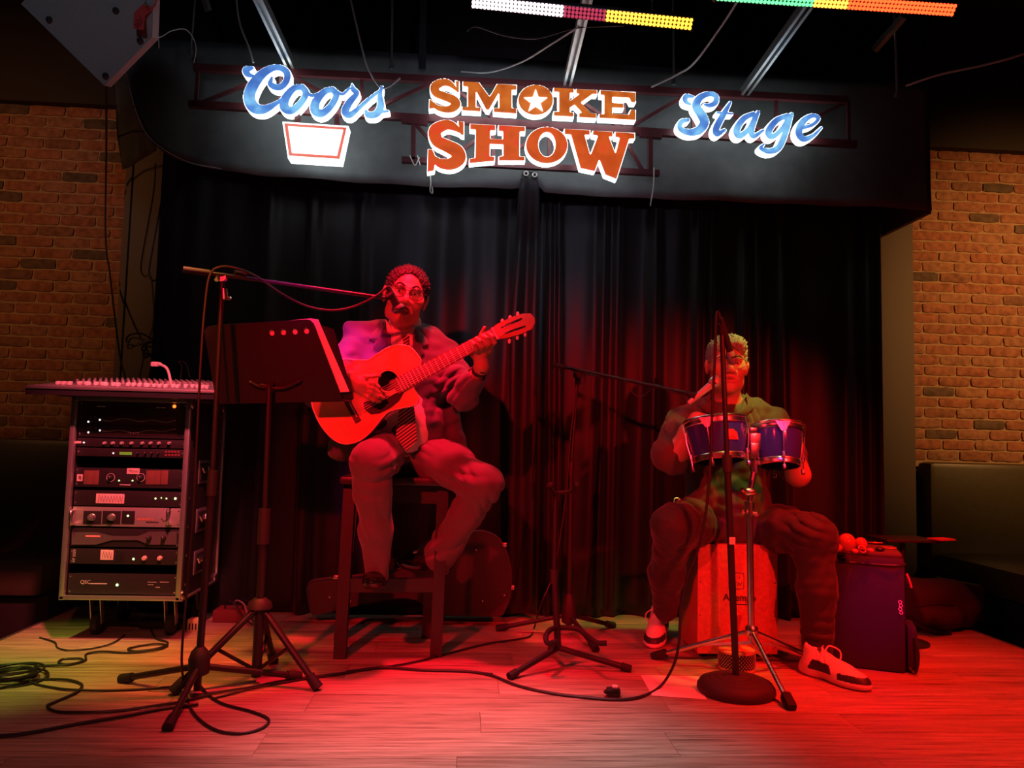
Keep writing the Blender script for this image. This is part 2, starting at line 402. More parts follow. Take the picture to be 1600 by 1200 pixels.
# brick veneer each side of the stage opening
CH, BL = .0682, .215
def brick_mesh(seed, L_):
    r = random.Random(seed); nx, nz = 7, 3; P = []
    hh = (CH-.011)/2; hl = (L_-.011)/2
    def edge(u, v):
        x = -hl+2*hl*u; z = -hh+2*hh*v
        x += r.uniform(-.003, .003); z += r.uniform(-.0025, .0025); return x, z
    front = [[None]*(nx+1) for _ in range(nz+1)]
    for i in range(nz+1):
        for j in range(nx+1):
            x, z = edge(j/nx, i/nz); rim = (i in (0, nz)) or (j in (0, nx)); cor = (i in (0, nz)) and (j in (0, nx))
            if cor: x *= .975; z *= .86
            front[i][j] = Vector((x, -.009+r.uniform(-.0015, .0015)+(.006 if rim else 0), z))
    m = MB(); m.grid(front)
    ring = [front[0][j] for j in range(nx+1)]+[front[i][nx] for i in range(1, nz+1)]+[front[nz][j] for j in range(nx-1, -1, -1)]+[front[i][0] for i in range(nz-1, 0, -1)]
    n = len(ring); back = [Vector((p.x, .012, p.z)) for p in ring]
    m.add(ring+back, [(i, (i+1) % n, n+(i+1) % n, n+i) for i in range(n)])
    return m.mesh('brick', BRICK, smooth=60)
BM = [brick_mesh(s, BL) for s in range(6)]; HB = {}
MORTAR = pm('mortar', (.40, .27, .16), .95, var=.2, scale=60, bump=.4)
def brick_wall(name, x0, x1, z0, z1):
    q = MB(); q.box(((x0+x1)/2, 4.79, (z0+z1)/2), (x1-x0, .036, z1-z0)); wl = q.build(name, MORTAR, kind='structure')
    n = int((z1-z0)/CH)
    for i in range(n):
        z = z1-CH*(i+.5); x = x0-BL*(.5 if i % 2 else 0)-.03*random.random()
        while x < x1-.02:
            a, b = max(x, x0), min(x+BL, x1)
            if b-a > .03:
                if b-a > BL-.004: me = random.choice(BM)
                else:
                    k = round((b-a)*50)/50
                    if k not in HB: HB[k] = brick_mesh(99+int(k*1000), k)
                    me = HB[k]
                linkmesh('brick', me, ((a+b)/2, 4.768+random.uniform(-.003, .002), z), wl)
            x += BL
    return wl
brick_wall('wall_left', -3.35, -2.09, .80, 2.885)
brick_wall('wall_right', 2.87, 4.15, .80, 2.885)
GREY = pm('taupe_column_paint', (.135, .11, .095), .7, var=.08, bump=.15, scale=120)
for i, (xa, xb) in enumerate(((188, 246), (1364, 1427))):
    a = at(xa, 400, 4.66).x; b = at(xb, 400, 4.66).x
    q = MB(); q.box(((a+b)/2, 4.735, 1.32), (b-a, .15, 3.14), bev=.006)
    if i == 0: q.box((a+.03, 4.655, 1.32), (.03, .02, 3.14), bev=.004)
    q.build('trim_%d' % (3+i), GREY, kind='structure')

# ------------------------------------------------------------------ upholstered benches
LEA = pm('dark_olive_vinyl', (.075, .066, .036), .38, var=.2, bump=.1, scale=40, spec=.5)
def bench(name, label, x0, x1, side):
    t = thing(name, label, 'bench', ((x0+x1)/2, 4.4, -.255))
    q = MB(); q.box(((x0+x1)/2, 4.66, .52), (x1-x0, .15, .64), bev=.035); q.build('backrest', LEA, t)
    q = MB(); q.box(((x0+x1)/2, 4.33, .14), (x1-x0-.02, .56, .17), bev=.045); q.build('seat_cushion', LEA, t)
    q = MB(); q.box(((x0+x1)/2, 4.35, -.10), (x1-x0, .50, .31), bev=.006); q.build('plinth', pm('bench_plinth', (.02, .015, .013), .6), t)
    return t
bench('banquette_bench', 'dark vinyl banquette bench against brick beside the equipment rack', -3.5, -2.07, 0)
t = thing('banquette_bench', 'olive vinyl banquette bench against brick beside the backpack', 'bench', (3.5, 4.4, -.255))
q = MB(); q.box((3.56, 4.66, .50), (1.36, .15, .66), bev=.035); q.build('backrest', LEA, t)
q = MB(); q.box((3.56, 4.20, .20), (1.34, .80, .17), bev=.05); q.build('seat_cushion', LEA, t)
q = MB(); q.box((3.56, 4.22, -.07), (1.30, .72, .37), bev=.006); q.build('plinth', MATS['bench_plinth'], t)

# ------------------------------------------------------------------ curtains
VEL = pm('black_stage_velour', (.0115, .0105, .0125), .45, var=.3, scale=9, bump=.05, spec=.30, sheen=.10)
def curtain(name, label, xa, xb, pleats, Y=4.06, ztop=2.72, zbot=.006, seed=1, amp=1.):
    r = random.Random(seed); x0 = at(xa, 600, Y).x; x1 = at(xb, 600, Y).x
    PC = [(at(p, 600, Y).x, w_*1.45, a_*amp*1.1) for p, w_, a_ in pleats]
    nx, nz = int((x1-x0)/.012), 40; P = []
    sway = [(r.uniform(.5, 1.5), r.uniform(0, 6), r.uniform(-.02, .02)) for _ in PC]
    for i in range(nz+1):
        f = i/nz; z = ztop+(zbot-ztop)*f; rowp = []
        for j in range(nx+1):
            x = x0+(x1-x0)*j/nx; d = 0
            for (c, w_, a_), (fq, ph, dr) in zip(PC, sway):
                u = (x-c-dr*f*1.5-.006*sin(f*3*fq+ph))/(w_*(1+.5*f)); d += a_*(.75+.5*f)*math.exp(-u*u)
            d += .006*sin(x*17+2*sin(f*2))+.0012*sin(x*41+f*3+seed)
            rowp.append(Vector((x, Y-d, z)))
        P.append(rowp)
    q = MB(); q.grid(P); o = q.build(name, VEL, None, 180, loc=((x0+x1)/2, Y, 0)); tag(o, label, 'curtain')
    s_ = o.modifiers.new('thickness', 'SOLIDIFY'); s_.thickness = .004; return o
curtain('stage_curtain', 'black velour curtain panel hanging behind the guitarist', 236, 826,
        [(262, .03, .03), (300, .05, .04), (345, .06, .04), (412, .02, .035), (425, .09, .02), (478, .008, .05), (487, .008, .045), (560, .02, .03), (600, .1, .03), (655, .05, .02), (725, .05, .03), (770, .04, .03), (803, .02, .03)], seed=3)
curtain('stage_curtain', 'black velour curtain panel hanging behind the bongo drums', 838, 1372,
        [(854, .010, .05), (867, .008, .055), (905, .05, .02), (941, .016, .04), (960, .014, .04), (1020, .02, .05), (1060, .05, .02), (1090, .014, .05), (1110, .012, .05), (1160, .012, .05), (1180, .012, .05), (1217, .014, .07), (1290, .07, .05), (1328, .014, .05), (1352, .014, .06), (1368, .01, .05)], seed=5)
# gathered edge that hangs in front of the valance, fixed with two grommets
P = []
for i in range(41):
    f = i/40; yy = 268+f*690; xl = 812+(-14)*min(1, f*3)-10*f*.6; xr = 843-4*f
    if f < .05: xl += 4*(1-f/.05); xr -= 4*(1-f/.05)
    Yd = 3.815+.135*min(1, max(0, f-.02)*7)
    rowp = []
    for j in range(15):
        u = j/14; p = at(xl+(xr-xl)*u, yy, Yd); p.y -= .022*sin(u*pi*1.5+.5+f*.6)**2*(min(1, f*6)); rowp.append(p)
    P.append(rowp)
q = MB(); q.grid(P)
t = thing('curtain_edge', 'narrow gathered curtain edge pinned over the valance by two grommets', 'curtain', at(824, 955, 3.95))
o = q.build('cloth', VEL, t, 180); o.modifiers.new('thickness', 'SOLIDIFY').thickness = .003
for gx, gy in ((822, 271), (835.5, 273)):
    q = MB(); q.torus(at(gx, gy, 3.808), (0, 1, 0), .0105, .0035, 16, 6); q.build('grommet', WHITE, t)

# valance across the top of the opening
VY = 3.86
hem = [(186, 60), (192, 110), (205, 158), (235, 222), (270, 248), (330, 265), (410, 276), (560, 287), (700, 294), (806, 297), (812, 293), (842, 294), (850, 303), (880, 306), (905, 306), (1000, 311), (1150, 317), (1375, 325), (1436, 329), (1452, 331)]
ztop = at(800, 92, VY).z
n = 150; P = [[] for _ in range(15)]
H3 = [at(x, y_, VY) for x, y_ in hem]
def hemz(x):
    for a, b in zip(H3, H3[1:]):
        if a.x <= x <= b.x: return a.z+(b.z-a.z)*(x-a.x)/(b.x-a.x)
    return H3[-1].z
for i in range(15):
    f = i/14
    for j in range(n+1):
        x = H3[0].x+(H3[-1].x-H3[0].x)*(j/n); zb = min(hemz(x), ztop-.02)
        z = ztop+(zb-ztop)*f
        d = .006*sin(x*6.1)*f+.008*sin(x*15+1)*f*f
        e = (x-H3[0].x)
        if e < .35: d -= .10*(1-e/.35)**2
        P[i].append(Vector((x, VY-d-.02*f*f, z)))
q = MB(); q.grid(P)
VAL = pm('black_valance_cloth', (.080, .088, .092), .58, var=.35, scale=14, bump=.06, spec=.4)
o = q.build('stage_valance', VAL, None, 180, loc=(.3, VY, 2.2)); tag(o, 'wide black cloth valance hung behind the lit sign', 'valance')
o.modifiers.new('thickness', 'SOLIDIFY').thickness = .006
# valance returns: left drape folding back, right end board
P = []
for i in range(13):
    f = i/12; rowp = []
    for j in range(9):
        u = j/8
        px = 176+(245-176)*u; top = 60; bot = 150+115*min(1, (u/.22))-30*max(0, (u-.3)/.7)
        px2 = px+(-3*sin(f*3)) ; rowp.append(at(px2+(8 if u == 0 else 0)*(f**3), top+(bot-top)*f, 4.25-.1*u+.02*sin(u*9)))
    P.append(rowp)
q = MB(); q.grid(P); o = q.build('side_drape', VAL, None, 180, loc=at(210, 200, 4.2)); tag(o, 'black drape folding back from the valance to the brick wall', 'drape')
o.modifiers.new('thickness', 'SOLIDIFY').thickness = .005
a = at(1452, 170, VY); b = at(1447, 331, VY)
q = MB(); q.box((a.x-.012, VY+.36, (a.z+b.z)/2), (.03, .72, a.z-b.z+.02), bev=.004)
o = q.build('valance_end_board', VAL, None, loc=(a.x, 4.2, b.z)); tag(o, 'plain black end board returning from valance to brick wall', 'board')
# ------------------------------------------------------------------ illuminated sign
SGY = 3.66                               # plane of the letter faces
sign = thing('stage_sign', 'lit channel-letter sign of blue script and orange block words on a maroon frame', 'sign', at(830, 290, 3.72))
MAROON = pm('maroon_frame_paint', (.085, .018, .022), .45, .2)
def fb(pts, wpx, Y=3.735, name='frame_bar', dep=.03):
    (x0, y0), (x1, y1) = pts; a = at(x0, y0, Y); b = at(x1, y1, Y); w_ = wpx*Y/F_PX
    q = MB(); q.bar(a, b, dep, w_, up=(0, 0, 1) if abs(b.x-a.x) > abs(b.z-a.z) else (1, 0, 0)); q.build(name, MAROON, sign)
fb([(303, 106), (1322, 157)], 11); fb([(296, 163), (1338, 226)], 11)
fb([(628, 250), (1030, 271)], 9); fb([(646, 188), (646, 250)], 7); fb([(1016, 210), (1016, 268)], 7)
fb([(628, 186), (668, 190)], 13, 3.73); fb([(1000, 208), (1034, 211)], 13, 3.73)
nodes = [(310, 104, 306, 164), (440, 111, 437, 172), (565, 117, 568, 178), (690, 123, 690, 187), (780, 128, 780, 192), (870, 133, 872, 198), (975, 138, 975, 204), (1080, 144, 1084, 211), (1212, 151, 1214, 218), (1325, 157, 1326, 225)]
for i, nd in enumerate(nodes):
    fb([(nd[0], nd[1]), (nd[2], nd[3])], 5, 3.74, 'frame_strut', .016)
    if i < len(nodes)-1:
        m_ = nodes[i+1]
        fb([(nd[2], nd[3]), (m_[0], m_[1])] if i % 2 == 0 else [(nd[0], nd[1]), (m_[2], m_[3])], 5, 3.745, 'frame_strut', .016)
for p in ([(700, 193), (705, 252)], [(770, 197), (772, 256)], [(858, 201), (858, 261)], [(905, 204), (900, 262)], [(970, 208), (1005, 268)], [(700, 252), (772, 197)], [(858, 201), (772, 256)], [(970, 208), (900, 262)], [(650, 195), (700, 252)]):
    fb(p, 5, 3.745, 'frame_strut', .016)
fb([(465, 175), (465, 195)], 8, 3.70, 'frame_strut'); fb([(527, 180), (527, 198)], 8, 3.70, 'frame_strut')

def emat(name, cols, strength, scale=9., base=(.5, .5, .5)):
    m = bpy.data.materials.new(name); m.use_nodes = True; N = m.node_tree.nodes; L = m.node_tree.links; b = N['Principled BSDF']
    tc = N.new('ShaderNodeTexCoord'); n_ = N.new('ShaderNodeTexNoise'); n_.inputs['Scale'].default_value = scale; n_.inputs['Detail'].default_value = 2
    L.new(tc.outputs['Object'], n_.inputs['Vector']); rp = N.new('ShaderNodeValToRGB'); e = rp.color_ramp.elements
    e[0].position = .32; e[0].color = (*cols[0], 1); e[1].position = .68; e[1].color = (*cols[-1], 1)
    if len(cols) == 3: x = e.new(.5); x.color = (*cols[1], 1)
    L.new(n_.outputs['Fac'], rp.inputs[0]); L.new(rp.outputs[0], b.inputs['Emission Color']); b.inputs['Emission Strength'].default_value = strength
    b.inputs['Base Color'].default_value = (*base, 1); b.inputs['Roughness'].default_value = .35; return m
SW = emat('lit_white_acrylic_return', [(.86, .97, 1), (.95, 1, 1)], 2.6, base=(.8, .8, .8))
SBLUE = emat('lit_blue_acrylic', [(.06, .16, .52), (.10, .28, .72), (.25, .62, .95)], 1.0, 11, (.05, .1, .3))
SOR = emat('lit_orange_acrylic', [(.42, .075, .008), (.52, .11, .012), (.60, .15, .02)], 1.0, 14, (.3, .08, .02))
SOR2 = emat('lit_red_orange_acrylic', [(.48, .06, .006), (.62, .085, .01), (.72, .05, .015)], 1.0, 10, (.3, .06, .02))
SSTAR = emat('lit_white_star', [(1, .98, .9), (1, 1, .95)], 3.0, base=(.8, .8, .8))
SPL = emat('lit_cream_plate', [(1, .93, .84), (1, .97, .92)], 2.2, base=(.8, .75, .7))
SRED = emat('lit_red_border', [(.75, .12, .08), (.8, .2, .15)], 1.0, base=(.4, .1, .1))

def seg_d(X, Z, pts):
    d = np.full(X.shape, 9., np.float32)
    for (x0, z0, w0), (x1, z1, w1) in zip(pts, pts[1:]):
        ax, az = x1-x0, z1-z0; L2 = max(ax*ax+az*az, 1e-12); t = np.clip(((X-x0)*ax+(Z-z0)*az)/L2, 0, 1)
        d = np.minimum(d, np.hypot(X-x0-t*ax, Z-z0-t*az)-(w0+(w1-w0)*t))
    return d
def poly_d(X, Z, pts):
    n = len(pts); d = np.full(X.shape, 1e9); s = np.ones(X.shape)
    for i in range(n):
        (vx, vz), (ux, uz) = pts[i], pts[i-1]
        ex, ez = ux-vx, uz-vz; wx, wz = X-vx, Z-vz
        t = np.clip((wx*ex+wz*ez)/max(ex*ex+ez*ez, 1e-12), 0, 1)
        d = np.minimum(d, (wx-ex*t)**2+(wz-ez*t)**2)
        c1 = Z >= vz; c2 = Z < uz; c3 = ex*wz > ez*wx
        s = np.where((c1 & c2 & c3) | (~c1 & ~c2 & ~c3), -s, s)
    return s*np.sqrt(d)
def sm2(pts, k=5): return [(p.x, p.y, p.z) for p in cr([Vector(p) for p in pts], k)]
def letter(shape, o4, sc, facemat, depth=.052, h=.0026, name='letter', inset=.0034):
    """shape: list of ('s',[(x,y,halfwidth)]) strokes, ('p',[(x,y)]) polygons, ('h',..) holes, ('e',(cx,cy,rx,ry)), ('eh',..) in crop pixels"""
    k = SGY/F_PX/sc
    W = lambda x, y_: at(o4[0]+x/sc, o4[1]+y_/sc, SGY)
    ops = []
    for kd, g in shape:
        if kd == 's': ops.append(('s', [(W(x, y_).x, W(x, y_).z, (r_*1.12+2.2)*k) for x, y_, r_ in sm2(g)]))
        elif kd == 'l': ops.append(('s', [(W(x, y_).x, W(x, y_).z, r_*k) for x, y_, r_ in g]))
        elif kd in 'ph': ops.append((kd, [(W(x, y_).x, W(x, y_).z) for x, y_ in g]))
        else:
            cx, cy, rx, ry = g; ops.append(('h' if kd == 'eh' else 'p', [(W(cx+rx*cos(a*pi/20), cy+ry*sin(a*pi/20)).x, W(cx+rx*cos(a*pi/20), cy+ry*sin(a*pi/20)).z) for a in range(40)]))
    allp = np.array([(p[0], p[1]) for kd, g in ops for p in g]); pad = .03
    lo = allp.min(0)-pad; hi = allp.max(0)+pad
    xs = np.arange(lo[0], hi[0], h); zs = np.arange(lo[1], hi[1], h); X, Z = np.meshgrid(xs, zs, indexing='ij'); d = np.full(X.shape, 9.)
    for kd, g in ops:
        if kd == 's': d = np.minimum(d, seg_d(X, Z, g))
        elif kd == 'p': d = np.minimum(d, poly_d(X, Z, g))
        else: d = np.maximum(d, -poly_d(X, Z, g))
    def slab(d2, y0, y1, hy):
        ys = np.arange(y0-2*hy, y1+2.5*hy, hy)
        Dd = np.maximum(d2[:, None, :], (np.maximum(y0-ys, ys-y1))[None, :, None]*np.ones((1, 1, 1))*(h/hy))
        V, Fc = nets(Dd.astype(np.float32), (0, 0, 0), 1.0)
        V = V*np.array([h, hy, h])+np.array([lo[0], ys[0], lo[1]]); return V, Fc
    V, Fc = slab(d, SGY, SGY+depth, .0125); body = np_obj(name, V, Fc, SW, sign)
    V, Fc = slab(d+inset, SGY-.006, SGY+.004, .0033); np_obj('face', V, Fc, facemat, body)
    return body
O3 = (620, 60)
letter([('s', [(376, 325, 8), (330, 284, 20), (285, 277, 24), (240, 302, 28), (246, 340, 26), (300, 364, 26), (352, 385, 28), (370, 412, 28), (345, 438, 25), (300, 445, 20), (250, 430, 16), (222, 400, 8)]),
        ('p', [(362, 262), (393, 265), (393, 346), (372, 340)]), ('p', [(200, 378), (222, 382), (242, 440), (198, 446)])], O3, 4, SOR)
letter([('p', [(410, 266), (515, 273), (580, 360), (625, 282), (752, 290), (752, 327), (722, 326), (722, 433), (752, 436), (752, 475), (602, 465), (602, 432), (636, 434), (636, 350), (578, 452), (556, 450), (497, 340), (497, 428), (528, 430), (528, 462), (405, 455), (405, 424), (440, 426), (440, 306), (410, 304)])], O3, 4, SOR)
oo = letter([('e', (868, 386, 113, 98))], O3, 4, SOR)
star = [(868+(76 if i % 2 == 0 else 31)*sin(i*pi/5), 392-(76 if i % 2 == 0 else 31)*cos(i*pi/5)) for i in range(10)]
q = MB(); q.prism([at(O3[0]+x/4, O3[1]+y_/4, SGY-.012) for x, y_ in star], (0, .008, 0)); q.build('star', SSTAR, oo, 0)
letter([('p', [(978, 306), (1110, 313), (1110, 345), (1085, 344), (1085, 385), (1135, 350), (1118, 346), (1118, 314), (1255, 322), (1255, 353), (1225, 352), (1155, 402), (1215, 465), (1250, 468), (1250, 503), (1135, 497), (1135, 465), (1150, 463), (1110, 420), (1085, 437), (1085, 460), (1108, 461), (1108, 495), (978, 488), (978, 455), (1010, 456), (1010, 340), (978, 338)])], O3, 4, SOR)
letter([('p', [(1268, 322), (1495, 335), (1495, 405), (1462, 403), (1450, 376), (1350, 370), (1350, 400), (1420, 404), (1420, 440), (1350, 437), (1350, 468), (1448, 474), (1460, 442), (1495, 444), (1495, 515), (1262, 502), (1262, 470), (1292, 471), (1292, 358), (1268, 356)])], O3, 4, SOR)
letter([('s', [(404, 590, 8), (350, 550, 26), (300, 543, 32), (240, 578, 38), (252, 640, 36), (312, 672, 38), (372, 705, 42), (386, 750, 42), (340, 785, 36), (270, 780, 28), (222, 735, 10)]),
        ('p', [(378, 515), (422, 520), (422, 612), (395, 605)]), ('p', [(192, 690), (225, 692), (268, 785), (240, 795), (235, 830), (187, 840)])], O3, 4, SOR2)
letter([('p', [(455, 532), (620, 540), (620, 580), (588, 580), (588, 625), (660, 628), (660, 585), (632, 583), (632, 540), (805, 550), (805, 587), (772, 587), (770, 735), (803, 737), (803, 768), (635, 768), (635, 735), (662, 733), (662, 668), (585, 665), (585, 735), (615, 735), (613, 770), (450, 785), (452, 750), (487, 745), (490, 575), (455, 572)])], O3, 4, SOR2)
letter([('e', (937, 668, 134, 117)), ('eh', (938, 664, 50, 74))], O3, 4, SOR2)
letter([('p', [(1045, 562), (1210, 572), (1210, 607), (1178, 607), (1210, 722), (1252, 612), (1222, 608), (1222, 574), (1352, 582), (1352, 618), (1330, 618), (1366, 712), (1388, 625), (1362, 620), (1362, 582), (1490, 590), (1490, 630), (1455, 632), (1375, 885), (1300, 855), (1265, 765), (1240, 835), (1145, 815), (1085, 605), (1045, 603)])], O3, 4, SOR2)
O2 = (300, 60)
letter([('s', [(500, 245, 8), (492, 288, 18), (545, 308, 20), (590, 268, 20), (590, 210, 21), (530, 182, 19), (450, 215, 26), (385, 290, 33), (358, 370, 34), (388, 432, 34), (450, 445, 26), (530, 405, 14), (570, 375, 10)]),
        ('s', [(392, 238, 7), (350, 226, 18), (340, 198, 22), (375, 186, 12)])], O2, 4, SBLUE)
letter([('s', [(690, 305, 18), (635, 315, 20), (585, 375, 26), (578, 430, 28), (620, 452, 24), (678, 408, 20), (712, 345, 20), (690, 305, 18)]), ('s', [(690, 305, 10), (745, 358, 11), (790, 345, 8)])], O2, 4, SBLUE)
letter([('s', [(880, 320, 18), (828, 335, 20), (776, 395, 26), (770, 450, 28), (810, 470, 24), (865, 428, 20), (902, 360, 20), (880, 320, 18)]), ('s', [(890, 320, 10), (940, 350, 10), (985, 312, 9)])], O2, 4, SBLUE)
letter([('s', [(1000, 285, 5), (1008, 320, 17), (1030, 345, 16), (985, 400, 22), (958, 455, 24), (985, 480, 20), (1045, 435, 14), (1110, 378, 12), (1165, 335, 10)])], O2, 4, SBLUE)
letter([('s', [(1186, 305, 10), (1175, 355, 16), (1180, 425, 22), (1152, 472, 22), (1105, 480, 20), (1088, 458, 12)]), ('s', [(1175, 462, 10), (1225, 455, 8)])], O2, 4, SBLUE)
O4, S4 = (1000, 60), 10/3
letter([('s', [(278, 305, 6), (240, 303, 14), (236, 328, 12), (262, 345, 7)]), ('s', [(335, 345, 6), (362, 350, 12), (392, 335, 15), (395, 302, 14), (360, 290, 14), (312, 310, 18), (292, 352, 22), (320, 400, 24), (335, 440, 24), (305, 480, 22), (250, 490, 17), (208, 468, 14), (215, 435, 13), (250, 425, 10)])], O4, S4, SBLUE)
letter([('s', [(470, 335, 8), (432, 400, 16), (396, 470, 18), (402, 498, 15), (440, 478, 9)]), ('l', [(402, 388, 9), (480, 393, 9)])], O4, S4, SBLUE)
letter([('s', [(590, 393, 12), (538, 420, 16), (502, 478, 18), (520, 508, 16), (568, 470, 13), (600, 405, 12)]), ('s', [(615, 385, 10), (580, 475, 16), (592, 510, 13), (640, 480, 8)])], O4, S4, SBLUE)
letter([('s', [(768, 402, 12), (708, 430, 16), (668, 488, 18), (690, 512, 15), (740, 470, 12), (775, 405, 12)]), ('s', [(790, 395, 10), (758, 490, 16), (722, 568, 17), (672, 588, 15), (628, 572, 10), (645, 552, 6)])], O4, S4, SBLUE)
letter([('s', [(822, 472, 10), (895, 452, 10), (928, 418, 11), (898, 403, 12), (850, 432, 17), (826, 488, 19), (850, 525, 16), (900, 508, 11), (945, 465, 6)])], O4, S4, SBLUE)
# lit trapezoid plate under the first word
pl = [(565, 520), (978, 548), (930, 772), (600, 750)]
C4 = lambda pts, Y: [at(300+x/4, 60+y_/4, Y) for x, y_ in pts]
q = MB(); q.prism(C4(pl, SGY-.01), (0, .07, 0)); body = q.build('lit_plate', SW, sign, 0)
q = MB(); q.prism(C4([(576, 530), (966, 557), (922, 752), (606, 732)], SGY-.014), (0, .004, 0)); q.build('plate_border', SRED, body, 0)
q = MB(); q.prism(C4([(600, 548), (944, 571), (905, 732), (624, 714)], SGY-.018), (0, .004, 0)); q.build('plate_face', SPL, body, 0)
# tie wires
WIRE = pm('white_tie_wire', (.55, .6, .55), .4)
for pts in ([(672, 268), (673, 285), (672, 298), (676, 302), (675, 292)], [(1022, 262), (1021, 290), (1016, 322)], [(640, 243), (648, 258), (655, 246)], [(652, 243), (656, 258)]):
    q = MB(); q.tube(cr([at(x, y_, 3.70) for x, y_ in pts], 4), .003, 6); q.build('tie_wire', WIRE, sign)

# ------------------------------------------------------------------ LED bars over the stage front
LEDS = {'white': ((1, .72, .82), 9), 'red': ((1, .03, .03), 2.2), 'amber': ((1, .38, .02), 5), 'green': ((.12, .85, .28), 2.2), 'orange': ((1, .30, .03), 5), 'hot': ((1, .05, .01), 5), 'dim': ((.5, .01, .06), 1.0)}
for k, (c, s_) in LEDS.items(): pm('led_'+k, (.3, .3, .3), .3, emis=c, estr=s_)
def led_bar(label, p0, p1, segs, wid):
    t = thing('led_bar', label, 'stage light', (p0+p1)/2, 'LED bars over the stage')
    ax = (p1-p0).normalized(); L_ = (p1-p0).length
    nrm = Vector((0, -.75, -.66)); nrm = (nrm-ax*nrm.dot(ax)).normalized(); up = nrm.cross(ax)
    R = Matrix((ax, nrm, up)).transposed()
    q = MB(); q.box((p0+p1)/2-nrm*.03, (L_, .06, wid), R, bev=.006); q.build('housing', BLACK, t)
    for f in (.18, .82):
        c = p0+ax*L_*f; q = MB(); q.bar(c-nrm*.05, c-nrm*.05+Vector((0, 0, .14)), .03, .004, up=ax); q.build('bracket', BLACK, t)
    for e_ in (p0, p1):
        q = MB(); q.box(e_-nrm*.03, (.008, .066, wid+.006), R, bev=.002); q.build('end_cap', BLACK, t)
    n = int(L_/.0155)
    for (f0, f1, k) in segs:
        q = MB()
        for i in range(n):
            f = (i+.5)/n
            if f0 <= f < f1:
                for j in (-1, 0, 1):
                    c = p0+ax*(L_*f)+up*(j*wid*.3)+nrm*.001; q.lathe(c, nrm, [(.0076, 0), (.0066, .004), (.001, .0060)], 6)
        q.build('led_segment', MATS['led_'+k], t, kind='stuff')
    return t
led_bar('LED bar with white, red and amber segments hung over the sign', at(737, 3, 3.02), at(1082, 38, 2.90), [(0, .42, 'white'), (.42, .62, 'dim'), (.62, 1, 'amber')], .05)
led_bar('LED bar with green, amber and red segments hung above the drummer', at(1120, -9, 2.70), at(1492, 16, 2.78), [(0, .40, 'green'), (.40, .54, 'orange'), (.54, 1, 'hot')], .05)

# ------------------------------------------------------------------ ceiling struts, rods, cables
for lab, a, dy in (('galvanised strut channel running out above the script word with the trapezoid plate', (455, 104), 1.5), ('galvanised strut channel running out above the letter K', (886, 131), 1.5), ('galvanised strut channel running out above the blue word beside the drummer', (1162, 146), 1.5)):
    p = at(a[0], a[1], 3.74); e_ = Vector((p.x-.03, 3.74-dy, p.z+.05))
    t = (e_-p).normalized(); side = t.cross(Vector((0, 0, 1))).normalized(); q = MB(); u_ = side.cross(t)
    for off, wd, dp in ((Vector((0, 0, .02)), .041, .004), (side*.019, .004, .041), (side*-.019, .004, .041), (side*.014+Vector((0, 0, -.019)), .012, .004), (side*-.014+Vector((0, 0, -.019)), .012, .004)):
        q.bar(p+off, e_+off, wd, dp)
    o = q.build('strut_channel', STEEL, None, loc=p); tag(o, lab, 'strut')
def rod(lab, pts, r, mat=STEEL, Y=3.75, name='hanger_rod', cat='rod'):
    q = MB(); P3 = [at(x, y_, Y) for x, y_ in pts]; k_ = (3.768-P3[-1].z)/(P3[0].z-P3[-1].z); P3[0] = P3[-1]+(P3[0]-P3[-1])*k_; q.tube(P3, r, 8); q.lathe(P3[-1]+Vector((0, 0, .01)), (0, 0, -1), [(r*2, 0), (r*2.2, .012), (r*2, .024)], 6)
    o = q.build(name, mat, None, loc=P3[-1]); return tag(o, lab, cat)
rod('thin threaded rod hanging at the start of the sign frame', [(306, -20), (298, 82)], .006)
rod('thin threaded rod hanging above the last letter of the first script word', [(613, -10), (612, 104)], .006)
rod('thin threaded rod hanging beyond the last letter of the orange words', [(1052, 40), (1053, 128)], .006)
vr = rod('thin threaded rod with a short strut hanging over the end of the valance', [(1398, 30), (1402, 148)], .007)
e_ = at(660, 108, 3.8); q = MB(); q.bar(Vector((e_.x-.02, 3.8, 3.768)), e_, .004, .035, up=(1, 0, 0)); o = q.build('hanger_strap', BLACK, None, loc=at(656, 108, 3.8)); tag(o, 'flat black metal strap hanging above the first S', 'strap')
q = MB(); q.bar(at(1366, 78, 3.85), at(1412, 26, 3.68), .03, .03); q.build('cross_strut', STEEL, vr)
e_ = at(326, 17, 3.75); q = MB(); q.bar(e_, Vector((e_.x-.25, 3.45, 3.768)), .03, .02); o = q.build('strut_offcut', STEEL, None, loc=at(320, 10, 3.5)); tag(o, 'short strut piece over the start of the sign', 'strut')
def wire(lab, pts, r, mat=CABLE, name='cable', k=6, cat='cable', group=None):
    P3 = [Vector(p) for p in pts]; q = MB(); q.tube(cr(P3, k), r, 7)
    o = q.build(name, mat, None, loc=P3[-1]); return tag(o, lab, cat, group)
GW = pm('grey_cable_jacket', (.28, .28, .29), .5)
wire('grey cable drooping from the ceiling onto the capital C', [at(x, y_, 3.7) for x, y_ in ((368, -10), (374, 35), (388, 72), (396, 98))], .005, GW)
wire('grey cable drooping from the ceiling to the last letter of the first script word', [at(x, y_, 3.66) for x, y_ in ((546, -10), (562, 60), (575, 105), (592, 134), (606, 136), (625, 122))], .005, GW)
wire('pale cable swinging from the white LED bar to the first letters', [at(x, y_, Y) for x, y_, Y in ((900, 45, 3.0), (860, 70, 3.2), (815, 97, 3.5), (765, 113, 3.7), (720, 112, 3.74))], .004, GW)
wire('thin cable hanging between the white LED bar ends', [at(x, y_, 3.2) for x, y_ in ((730, 48), (745, 42), (790, 56), (840, 60), (900, 44), (975, 40))], .003, CABLE)
